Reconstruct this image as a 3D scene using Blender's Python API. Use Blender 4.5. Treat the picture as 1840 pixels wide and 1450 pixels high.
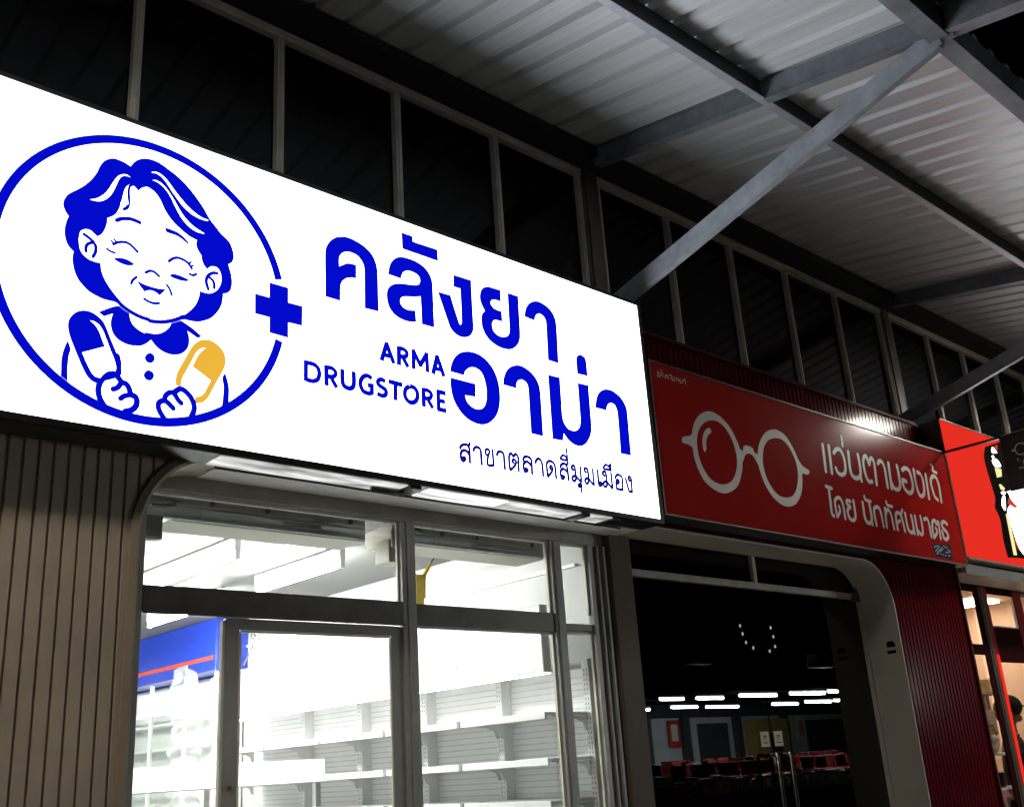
import bpy, bmesh, math, random
from mathutils import Vector, Matrix
from mathutils.geometry import tessellate_polygon

for o in list(bpy.data.objects):
    bpy.data.objects.remove(o, do_unlink=True)
random.seed(7)
SC = bpy.context.scene
COL = SC.collection
R = math.radians

# ------------------------------------------------------------------ camera
cam = bpy.data.cameras.new('camera')
cam.sensor_width = 36.0
cam.lens = 1889.12253 / 1840 * 36.0
cam.clip_start = 0.05
cam.clip_end = 400
cam_o = bpy.data.objects.new('camera', cam)
COL.objects.link(cam_o)
yaw, pit, rol = 0.762825594, 0.333801378, -0.06672991
fw = Vector((math.sin(yaw) * math.cos(pit), math.cos(yaw) * math.cos(pit), math.sin(pit)))
rt = Vector((math.cos(yaw), -math.sin(yaw), 0))
up = rt.cross(fw)
r2 = rt * math.cos(rol) + up * math.sin(rol)
u2 = -rt * math.sin(rol) + up * math.cos(rol)
M = Matrix((r2, u2, -fw)).transposed().to_4x4()
M.translation = Vector((0, -4, 1.6))
cam_o.matrix_world = M
SC.camera = cam_o

# ------------------------------------------------------------------ night sky
w = bpy.data.worlds.new('World')
SC.world = w
w.use_nodes = True
nt = w.node_tree
nt.nodes.clear()
sky = nt.nodes.new('ShaderNodeTexSky')
sky.sky_type = 'NISHITA'
sky.sun_disc = False
sky.sun_elevation = R(-6)
sky.sun_rotation = R(200)
bg = nt.nodes.new('ShaderNodeBackground')
bg.inputs['Strength'].default_value = 0.05
wo = nt.nodes.new('ShaderNodeOutputWorld')
nt.links.new(sky.outputs[0], bg.inputs[0])
nt.links.new(bg.outputs[0], wo.inputs[0])
SC.view_settings.view_transform = 'Standard'
SC.view_settings.look = 'None'
EXPOSURE = 0.6          # a night shot, exposed for the dim fronts
SC.view_settings.exposure = EXPOSURE
DIM = 2 ** -EXPOSURE
SC.view_settings.gamma = 1.0
SC.cycles.max_bounces = 10
SC.cycles.transparent_max_bounces = 24
SC.cycles.sample_clamp_indirect = 6.0
SC.cycles.caustics_reflective = False
SC.cycles.caustics_refractive = False

SIGN_POWER = 4.3       # backlit faces
TUBE_POWER = 165.0      # fluorescent tubes in the drugstore
LAMP_POWER = 105.0      # canopy lamps
MARKET_POWER = 260.0

# ------------------------------------------------------------------ materials
def mat(name, base, rough=0.5, metal=0.0, var=0.12, scale=8.0, bump=0.0, bscale=60.0, spec=0.5, stretch=None, rvar=0.1, base2=None):
    m = bpy.data.materials.new(name)
    m.use_nodes = True
    n = m.node_tree
    b = n.nodes['Principled BSDF']
    b.inputs['Metallic'].default_value = metal
    b.inputs['Specular IOR Level'].default_value = spec
    tc = n.nodes.new('ShaderNodeTexCoord')
    mp = n.nodes.new('ShaderNodeMapping')
    if stretch: mp.inputs['Scale'].default_value = stretch
    n.links.new(tc.outputs['Object'], mp.inputs[0])
    nz = n.nodes.new('ShaderNodeTexNoise')
    nz.inputs['Scale'].default_value = scale
    nz.inputs['Detail'].default_value = 6
    nz.inputs['Roughness'].default_value = 0.65
    n.links.new(mp.outputs[0], nz.inputs['Vector'])
    cr = n.nodes.new('ShaderNodeValToRGB')
    lo = base2 if base2 else [c * (1 - var) for c in base]
    hi = base if base2 else [min(1, c * (1 + var)) for c in base]
    cr.color_ramp.elements[0].position = 0.32
    cr.color_ramp.elements[1].position = 0.68
    cr.color_ramp.elements[0].color = (*lo, 1)
    cr.color_ramp.elements[1].color = (*hi, 1)
    n.links.new(nz.outputs['Fac'], cr.inputs[0])
    n.links.new(cr.outputs[0], b.inputs['Base Color'])
    mr = n.nodes.new('ShaderNodeMapRange')
    mr.inputs['To Min'].default_value = max(0.02, rough - rvar)
    mr.inputs['To Max'].default_value = min(1, rough + rvar)
    n.links.new(nz.outputs['Fac'], mr.inputs['Value'])
    n.links.new(mr.outputs[0], b.inputs['Roughness'])
    if bump:
        n2 = n.nodes.new('ShaderNodeTexNoise')
        n2.inputs['Scale'].default_value = bscale
        n2.inputs['Detail'].default_value = 4
        n.links.new(mp.outputs[0], n2.inputs['Vector'])
        bp = n.nodes.new('ShaderNodeBump')
        bp.inputs['Strength'].default_value = bump
        bp.inputs['Distance'].default_value = 0.01
        n.links.new(n2.outputs['Fac'], bp.inputs['Height'])
        n.links.new(bp.outputs[0], b.inputs['Normal'])
    return m

def emit(name, col, power):
    m = bpy.data.materials.new(name)
    m.use_nodes = True
    n = m.node_tree
    n.nodes.clear()
    e = n.nodes.new('ShaderNodeEmission')
    e.inputs[0].default_value = (*col, 1)
    e.inputs[1].default_value = power
    o = n.nodes.new('ShaderNodeOutputMaterial')
    n.links.new(e.outputs[0], o.inputs[0])
    return m

def glass(name, tint=(0.93, 0.95, 0.94), ior=1.5, rough=0.0):
    m = bpy.data.materials.new(name)
    m.use_nodes = True
    n = m.node_tree
    n.nodes.clear()
    t = n.nodes.new('ShaderNodeBsdfTransparent')
    t.inputs[0].default_value = (*tint, 1)
    g = n.nodes.new('ShaderNodeBsdfGlossy')
    g.inputs['Roughness'].default_value = rough
    f = n.nodes.new('ShaderNodeFresnel')
    ge = n.nodes.new('ShaderNodeNewGeometry')          # same reflectance from both sides of the thin pane
    mx = n.nodes.new('ShaderNodeMapRange')
    mx.inputs['To Min'].default_value = ior
    mx.inputs['To Max'].default_value = 1 / ior
    n.links.new(ge.outputs['Backfacing'], mx.inputs['Value'])
    n.links.new(mx.outputs[0], f.inputs['IOR'])
    x = n.nodes.new('ShaderNodeMixShader')
    o = n.nodes.new('ShaderNodeOutputMaterial')
    n.links.new(f.outputs[0], x.inputs[0])
    n.links.new(t.outputs[0], x.inputs[1])
    n.links.new(g.outputs[0], x.inputs[2])
    n.links.new(x.outputs[0], o.inputs[0])
    return m

MT = dict(
    bronze=mat('bronze_aluminium', (0.29, 0.28, 0.255), 0.4, 0.1, 0.15, 5, 0.05, 90),
    dark_bronze=mat('dark_bronze_aluminium', (0.13, 0.12, 0.10), 0.36, 0.3, 0.2, 6, 0.05, 90),
    mull=mat('grey_mullion_aluminium', (0.56, 0.53, 0.46), 0.45, 0.0, 0.16, 6, 0.04, 60),
    brown=mat('brown_painted_sheet', (0.30, 0.245, 0.185), 0.55, 0.0, 0.2, 1.6, 0.03, 25),
    brown_lip=mat('brown_painted_trim', (0.22, 0.17, 0.12), 0.45, 0.0, 0.12, 5, 0.05, 40),
    red_sheet=mat('red_painted_sheet', (0.09, 0.0015, 0.004), 0.13, 0.0, 0.12, 1.5, spec=0.05, rvar=0.02),
    red_trim=mat('red_painted_trim', (0.10, 0.003, 0.006), 0.6, 0.0, 0.1, 3, spec=0.1),
    beige=mat('beige_painted_reveal', (0.50, 0.45, 0.37), 0.6, 0.0, 0.08, 4, 0.1, 30),
    beige_dirty=mat('dirty_beige_steel', (0.40, 0.36, 0.29), 0.55, 0.0, 0.3, 9, 0.1, 40),
    column=mat('brown_column_cover', (0.115, 0.088, 0.058), 0.5, 0.0, 0.12, 4, 0.03, 50, stretch=(2, 2, 0.4), spec=0.12),
    black=mat('black_sign_case', (0.012, 0.012, 0.012), 0.32, 0.2, 0.3, 12, 0.03, 80),
    zinc=mat('galvanised_roof_sheet', (0.60, 0.62, 0.64), 0.38, 0.18, 0.13, 2.5, 0.02, 12, stretch=(26, 0.35, 1), rvar=0.05),
    steel=mat('grey_blue_painted_steel', (0.155, 0.175, 0.205), 0.42, 0.1, 0.28, 9, 0.15, 45, rvar=0.16),
    brace_steel=mat('pale_grey_blue_steel', (0.30, 0.325, 0.365), 0.4, 0.1, 0.22, 9, 0.12, 45, rvar=0.14),
    seat_black=mat('black_chair_seat', (0.02, 0.02, 0.022), 0.3),
    seat_orange=mat('orange_chair_seat', (0.5, 0.12, 0.03), 0.35),
    outer_roof=mat('rusty_outer_roof', (0.05, 0.038, 0.028), 0.7, 0.0, 0.3, 4),
    flange=mat('pale_steel_flange', (0.34, 0.35, 0.40), 0.4, 0.1, 0.15, 9),  # paler tone paints the light caught by the purlin's bottom edge
    edge_steel=mat('peeling_grey_steel', (0.22, 0.24, 0.28), 0.36, 0.2, 0.25, 7, 0.3, 30, rvar=0.18),
    purlin=mat('dark_purlin_steel', (0.03, 0.031, 0.035), 0.5, 0.0, 0.2, 9, 0.08, 45),  # near-black tone paints the shade on the purlin's outer face
    concrete=mat('pale_pavement_tiles', (0.40, 0.39, 0.37), 0.85, 0.0, 0.2, 3, 0.4, 25),
    asphalt=mat('asphalt', (0.05, 0.05, 0.052), 0.85, 0.0, 0.35, 9, 0.6, 90),
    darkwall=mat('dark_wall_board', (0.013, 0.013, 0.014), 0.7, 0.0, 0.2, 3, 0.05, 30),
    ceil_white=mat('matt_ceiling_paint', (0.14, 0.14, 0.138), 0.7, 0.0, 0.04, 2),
    white=mat('white_paint', (0.80, 0.80, 0.79), 0.55, 0.0, 0.03, 2, 0.03, 25),
    floor_tile=mat('white_floor_tile', (0.84, 0.84, 0.83), 0.3, 0.0, 0.03, 2),
    offwhite=mat('off_white_plaster', (0.46, 0.46, 0.45), 0.6, 0.0, 0.05, 2, 0.03, 25),
    slat_line=mat('slat_groove', (0.68, 0.68, 0.68), 0.6),
    shelf=mat('white_powder_coated_steel', (0.80, 0.80, 0.79), 0.4, 0.0, 0.04, 3, 0.02, 60),
    shelf_grey=mat('pale_grey_perforated_back', (0.92, 0.92, 0.92), 0.5, 0.0, 0.03, 3, 0.02, 60),
    shelf_dark=mat('grey_shelf_clip', (0.22, 0.22, 0.22), 0.5),
    ac_plate=mat('grey_galvanised_backplate', (0.62, 0.62, 0.61), 0.42, 0.0, 0.12, 6, 0.05, 60),
    ac_beige=mat('beige_ac_housing', (0.42, 0.40, 0.33), 0.45, 0.0, 0.05, 4),
    ac_grey=mat('grey_pipe_wrap', (0.17, 0.17, 0.165), 0.6, 0.0, 0.15, 12, 0.1, 40),
    blue_panel=mat('glossy_blue_panel', (0.010, 0.036, 0.36), 0.2, 0.0, 0.06, 2, spec=0.6),
    orange_line=mat('orange_stripe', (0.45, 0.05, 0.018), 0.3),
    yellow=mat('yellow_plastic', (0.62, 0.45, 0.07), 0.5, 0.0, 0.1),
    chrome=mat('brushed_chrome', (0.62, 0.60, 0.56), 0.16, 1.0, 0.08, 20, rvar=0.06),
    brass=mat('brass_lock', (0.7, 0.45, 0.1), 0.25, 1.0),
    red_vinyl=mat('glossy_red_vinyl', (0.42, 0.014, 0.011), 0.13, 0.0, 0.08, 1.6, 0.012, 3.0, spec=0.2, rvar=0.03),
    grey_vinyl=mat('warm_white_vinyl', (0.62, 0.55, 0.50), 0.45, 0.0, 0.06, 6),
    navy=mat('navy_sticker', (0.008, 0.008, 0.022), 0.5, 0.0, 0.1, spec=0.05),
    grey_ink=mat('grey_ink', (0.22, 0.22, 0.27), 0.5),
    maroon=mat('maroon_sign_board', (0.035, 0.006, 0.006), 0.4, 0.0, 0.2),
    grey_line=mat('grey_sign_line', (0.75, 0.68, 0.64), 0.5),
    black_ink=mat('black_ink', (0.005, 0.005, 0.005), 0.95, spec=0.0),
    paper=mat('cream_paper', (0.72, 0.66, 0.52), 0.7, 0.0, 0.06, 20),
    brown_ink=mat('brown_ink', (0.25, 0.13, 0.06), 0.7),
    rest_red=mat('red_painted_post', (0.30, 0.012, 0.01), 0.75, 0.0, 0.12, 5, spec=0.1),
    rest_grey=mat('olive_grey_aluminium', (0.075, 0.066, 0.05), 0.65, 0.0, 0.15, 5, spec=0.2),
    rest_dark=mat('dark_maroon_transom', (0.03, 0.006, 0.006), 0.9, 0.0, 0.2, spec=0.02),
    peach=mat('peach_wall', (0.66, 0.48, 0.37), 0.7, 0.0, 0.05, 2),
    skin=mat('skin', (0.36, 0.18, 0.10), 0.5, 0.0, 0.1, 30),
    hair=mat('black_hair', (0.008, 0.007, 0.007), 0.5, 0.0, 0.2, 60),
    cloth_black=mat('black_cotton', (0.012, 0.012, 0.014), 0.85, 0.0, 0.2, 50, 0.2, 200),
    wood=mat('pale_wood', (0.45, 0.29, 0.15), 0.55, 0.0, 0.2, 6, stretch=(1, 8, 8)),
    poster_blue=mat('blue_poster', (0.05, 0.16, 0.55), 0.4, 0.0, 0.5, 18, base2=(0.45, 0.55, 0.72)),
    cream=mat('cream_plush', (0.72, 0.60, 0.42), 0.9, 0.0, 0.15, 20, 0.3, 120),
    tan=mat('tan_plush', (0.40, 0.27, 0.13), 0.9, 0.0, 0.2, 20, 0.3, 120),
    packet_red=mat('red_packet', (0.50, 0.05, 0.03), 0.4),
    packet_yellow=mat('yellow_packet', (0.70, 0.48, 0.08), 0.4),
    maroon_seat=mat('maroon_chair_seat', (0.32, 0.022, 0.03), 0.3, 0.0, 0.2, 20),
    market_wall=mat('grey_market_wall', (0.50, 0.55, 0.58), 0.6, 0.0, 0.1, 1),
    market_dark=mat('dark_shutter', (0.05, 0.06, 0.065), 0.5),
    kraft=mat('mustard_board', (0.45, 0.31, 0.10), 0.5),
    lit_edge=emit('backlit_vinyl_edge', (0.42, 0.45, 0.92), DIM),  # mid tone painted around the letters, imitating light that bleeds at their edges
    lit_edge_warm=emit('backlit_yellow_vinyl_edge', (0.95, 0.75, 0.45), DIM),
    lit_white=emit('backlit_white_acrylic', (0.94, 0.975, 1.0), SIGN_POWER),
    lit_blue=emit('backlit_blue_vinyl', (0.0008, 0.0035, 0.60), DIM),
    lit_navy=emit('backlit_navy_vinyl', (0.006, 0.003, 0.26), DIM),
    lit_yellow=emit('backlit_yellow_vinyl', (0.86, 0.47, 0.045), DIM),
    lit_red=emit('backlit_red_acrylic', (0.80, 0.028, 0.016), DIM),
    lit_red2=emit('backlit_scarlet_vinyl', (0.62, 0.06, 0.03), DIM),
    lit_cream=emit('backlit_cream_vinyl', (0.95, 0.86, 0.35), 1.1 * DIM),
    lit_white2=emit('backlit_white_vinyl', (1.0, 1.0, 1.0), 3.6),
    tube=emit('fluorescent_tube_light', (1.0, 1.0, 0.96), TUBE_POWER),
    market_tube=emit('market_tube_light', (0.93, 1.0, 1.0), MARKET_POWER),
    bulb=emit('festoon_bulb_light', (1.0, 0.93, 0.85), 4.0),
    lamp=emit('lamp_diffuser_light', (1.0, 0.93, 0.82), LAMP_POWER),
    warm=emit('warm_panel_light', (1.0, 0.77, 0.56), 16.0),
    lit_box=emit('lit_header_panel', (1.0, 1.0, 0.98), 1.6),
    led=emit('header_led_strip', (1.0, 1.0, 0.98), 10.0),
    pane=glass('clear_pane'),
    dark_pane=glass('tinted_pane', (0.10, 0.11, 0.12), 1.55),
    upper_pane=glass('tinted_clerestory_pane', (0.12, 0.15, 0.18), 1.3),
)

# ------------------------------------------------------------------ builders
class MB:
    """collects faces and links them as ONE mesh object"""
    def __init__(s): s.v = []; s.f = []
    def face(s, pts):
        i = len(s.v); s.v += [tuple(p) for p in pts]; s.f.append(tuple(range(i, i + len(pts)))); return s
    def box(s, x0, x1, y0, y1, z0, z1):
        i = len(s.v)
        s.v += [(x, y, z) for z in (z0, z1) for y in (y0, y1) for x in (x0, x1)]
        for a in ((0, 2, 3, 1), (4, 5, 7, 6), (0, 1, 5, 4), (2, 6, 7, 3), (0, 4, 6, 2), (1, 3, 7, 5)):
            s.f.append(tuple(i + k for k in a))
        return s
    def bar(s, a, b, wd, ht, side=Vector((1, 0, 0))):
        """a box from a to b, wd along side, ht across"""
        a = Vector(a); b = Vector(b); d = (b - a).normalized(); side = Vector(side)
        side = (side - d * side.dot(d)).normalized(); n = d.cross(side)
        i = len(s.v)
        for p in (a, b):
            for q in ((-1, -1), (1, -1), (1, 1), (-1, 1)):
                s.v.append(tuple(p + side * q[0] * wd / 2 + n * q[1] * ht / 2))
        for k in ((0, 3, 2, 1), (4, 5, 6, 7), (0, 1, 5, 4), (1, 2, 6, 5), (2, 3, 7, 6), (3, 0, 4, 7)):
            s.f.append(tuple(i + j for j in k))
        return s
    def tube(s, pts, r, n=10, cap=True):
        pts = [Vector(p) for p in pts]
        rs = r if isinstance(r, (list, tuple)) else [r] * len(pts)
        ref = None; base = len(s.v)
        for k, p in enumerate(pts):
            d = (pts[min(k + 1, len(pts) - 1)] - pts[max(k - 1, 0)]).normalized()
            if ref is None: ref = Vector((0, 0, 1)) if abs(d.z) < 0.9 else Vector((1, 0, 0))
            e = (ref - d * ref.dot(d)).normalized(); g = d.cross(e); ref = e
            for j in range(n):
                t = 2 * math.pi * j / n
                s.v.append(tuple(p + (e * math.cos(t) + g * math.sin(t)) * rs[k]))
        for k in range(len(pts) - 1):
            for j in range(n):
                a = base + k * n + j; b = base + k * n + (j + 1) % n
                s.f.append((a, b, b + n, a + n))
        if cap:
            s.f.append(tuple(base + j for j in range(n))[::-1])
            s.f.append(tuple(base + (len(pts) - 1) * n + j for j in range(n)))
        return s
    def ball(s, c, r, n=14, m=8, sc=(1, 1, 1)):
        base = len(s.v)
        for i in range(m + 1):
            ph = math.pi * i / m
            for j in range(n):
                t = 2 * math.pi * j / n
                s.v.append((c[0] + r * sc[0] * math.sin(ph) * math.cos(t), c[1] + r * sc[1] * math.sin(ph) * math.sin(t), c[2] + r * sc[2] * math.cos(ph)))
        for i in range(m):
            for j in range(n):
                a = base + i * n + j; b = base + i * n + (j + 1) % n
                s.f.append((a, a + n, b + n, b))
        return s
    def lathe(s, c, prof, n=20):
        base = len(s.v)
        for r_, z in prof:
            for j in range(n):
                t = 2 * math.pi * j / n
                s.v.append((c[0] + r_ * math.cos(t), c[1] + r_ * math.sin(t), c[2] + z))
        for i in range(len(prof) - 1):
            for j in range(n):
                a = base + i * n + j; b = base + i * n + (j + 1) % n
                s.f.append((a, b, b + n, a + n))
        return s
    def prism(s, poly, axis, a, b):
        """extrude a 2D outline along axis x, y or z from a to b"""
        def P(q, t):
            return {'x': (t, q[0], q[1]), 'y': (q[0], t, q[1]), 'z': (q[0], q[1], t)}[axis]
        i = len(s.v); n = len(poly)
        s.v += [P(q, a) for q in poly] + [P(q, b) for q in poly]
        s.f.append(tuple(range(i, i + n))); s.f.append(tuple(range(i + 2 * n - 1, i + n - 1, -1)))
        for k in range(n):
            j = (k + 1) % n; s.f.append((i + k, i + j, i + n + j, i + n + k))
        return s
    def build(s, name, m, parent=None, bevel=0.0, smooth=False):
        me = bpy.data.meshes.new(name)
        off = Vector((0, 0, 0))
        q = parent
        while q: off += q.location; q = q.parent
        me.from_pydata([tuple(Vector(v) - off) for v in s.v], [], s.f)
        bm = bmesh.new(); bm.from_mesh(me)
        bmesh.ops.remove_doubles(bm, verts=bm.verts, dist=1e-6)
        bmesh.ops.recalc_face_normals(bm, faces=bm.faces)
        bm.to_mesh(me); bm.free()
        me.materials.append(MT[m] if isinstance(m, str) else m)
        o = bpy.data.objects.new(name, me); COL.objects.link(o)
        if parent: o.parent = parent
        if bevel:
            b = o.modifiers.new('bevel', 'BEVEL'); b.width = bevel; b.segments = 2; b.limit_method = 'ANGLE'
        if smooth:
            for p in me.polygons: p.use_smooth = True
            try: me.set_sharp_from_angle(angle=R(40))
            except Exception: pass
        return o

def tag(o, label=None, cat=None, group=None, kind=None):
    if label: o['label'] = label
    if cat: o['category'] = cat
    if group: o['group'] = group
    if kind: o['kind'] = kind
    return o

def thing(name, loc, label, cat, group=None):
    o = bpy.data.objects.new(name, None); o.empty_display_size = 0.2
    COL.objects.link(o); o.location = loc
    return tag(o, label, cat, group)

def copy_tree(o, parent=None):
    c = o.copy(); COL.objects.link(c); c.parent = parent
    for ch in [q for q in bpy.data.objects if q.parent == o]:
        copy_tree(ch, c)
    return c

# flat vinyl shapes: 'P' outlines and 'S' / 'L' strokes in half millimetres
def _cr(p0, p1, p2, p3, n):
    out = []
    for i in range(n):
        t = i / n
        out.append(tuple(0.5 * (2 * p1[k] + (p2[k] - p0[k]) * t + (2 * p0[k] - 5 * p1[k] + 4 * p2[k] - p3[k]) * t * t + (3 * p1[k] - p0[k] - 3 * p2[k] + p3[k]) * t ** 3) for k in (0, 1)))
    return out

def smooth_path(pts, closed, n=6):
    N = len(pts); out = []
    segs = N if closed else N - 1
    for i in range(segs):
        a = pts[i]; b = pts[(i + 1) % N]
        pa = pts[(i - 1) % N] if (closed or i > 0) else a
        pb = pts[(i + 2) % N] if (closed or i + 2 < N) else b
        if a[2]: pa = a
        if b[2]: pb = b
        if a[2] and b[2]: out.append((a[0], a[1]))
        else: out += _cr(pa, a, b, pb, n)
    if not closed: out.append(pts[-1][:2])
    return out

def ribbon(path, wd, cap, ext=0.0):
    P = [Vector(p) for p in path]
    if len(P) < 9 and not cap:                          # straight letter strokes: one full-width bar per segment
        quads = []
        for i in range(len(P) - 1):
            a, b = P[i], P[i + 1]; d = (b - a).normalized(); nn = Vector((-d.y, d.x)) * wd / 2
            a2 = a - d * (ext if i == 0 else wd * 0.3); b2 = b + d * (ext if i == len(P) - 2 else wd * 0.3)
            quads.append([a2 + nn, b2 + nn, b2 - nn, a2 - nn])
        return quads
    Q = [P[0]]
    for p in P[1:]:
        if (p - Q[-1]).length > 1e-5: Q.append(p)
    P = Q; n = len(P); L = []; Rr = []
    for i in range(n):
        d1 = (P[i] - P[i - 1]).normalized() if i else (P[1] - P[0]).normalized()
        d2 = (P[i + 1] - P[i]).normalized() if i < n - 1 else d1
        t = (d1 + d2)
        t = t.normalized() if t.length > 1e-4 else d1
        nn = Vector((-t.y, t.x)); k = min(1.5, 1 / max(0.3, nn.dot(Vector((-d1.y, d1.x)))))
        L.append(P[i] + nn * wd / 2 * k); Rr.append(P[i] - nn * wd / 2 * k)
    quads = [[L[i], L[i + 1], Rr[i + 1], Rr[i]] for i in range(n - 1)]
    if cap:
        for c, d in ((P[0], (P[0] - P[1]).normalized()), (P[-1], (P[-1] - P[-2]).normalized())):
            a0 = math.atan2(d.y, d.x)
            quads.append([c + Vector((math.cos(a0 + t), math.sin(a0 + t))) * wd / 2 for t in [math.pi * (k / 8 - 0.5) for k in range(9)]])
    return quads

def grow(path, d):
    n = len(path)
    area = sum(path[i][0] * path[(i + 1) % n][1] - path[(i + 1) % n][0] * path[i][1] for i in range(n))
    sg = 1 if area > 0 else -1
    out = []
    for i in range(n):
        a, p, b = Vector(path[i - 1]), Vector(path[i]), Vector(path[(i + 1) % n])
        d1 = p - a; d2 = b - p
        if d1.length < 1e-6 or d2.length < 1e-6: out.append(tuple(p)); continue
        d1.normalize(); d2.normalize(); t = d1 + d2
        t = t.normalized() if t.length > 0.2 else d1
        k = min(2.0, 1 / max(0.4, t.dot(d1)))
        out.append((p.x + t.y * sg * d * k, p.y - t.x * sg * d * k))
    return out

def vinyl(name, data, X0, Z0, Y, m, parent, dy=0.00006, mb=None, place=None, swell=0.0, halo=None):
    own = mb is None
    mb = mb or MB()
    place = place or (lambda x, z, y: (x, y, z))
    y = Y
    for line in data.strip().splitlines():
        head, body = line.split(':', 1)
        kind, wd = head.split(); wd = int(wd) / 2000 + 2 * swell
        loops = [[]]
        for t in body.split():
            if t == '|': loops.append([]); continue
            c = t.endswith('c'); a, b = t.rstrip('c').split(',')
            loops[-1].append((int(a) / 2000 + X0, int(b) / 2000 + Z0, c))
        if kind == 'P':
            polys = [smooth_path(l, True) for l in loops]
            if swell < 0: polys = [grow(l, swell) for l in polys]
            if swell > 0:
                for l in polys:
                    for q in ribbon(l + l[:2], 2 * swell, False): mb.face([place(v.x, v.y, y - dy / 2) for v in q])
            polys = [[Vector((p[0], p[1], 0)) for p in l] for l in polys]
            flat = [p for l in polys for p in l]
            for tri in tessellate_polygon(polys):
                mb.face([place(flat[k].x, flat[k].y, y) for k in tri])
        else:
            pts = loops[0] if kind == 'S' else [(p[0], p[1], p[2]) for p in loops[0]]
            for q in ribbon(smooth_path(pts, False), wd, kind == 'S', swell):
                mb.face([place(v.x, v.y, y) for v in q])
        y -= dy
    ob = mb.build(name, m, parent) if own else mb
    if halo: vinyl('vinyl_edge', data, X0, Z0, Y + 0.00035, halo, ob, dy=0.0, swell=swell + 0.0018)  # painted glow border that softens the letter edges
    return ob

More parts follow.
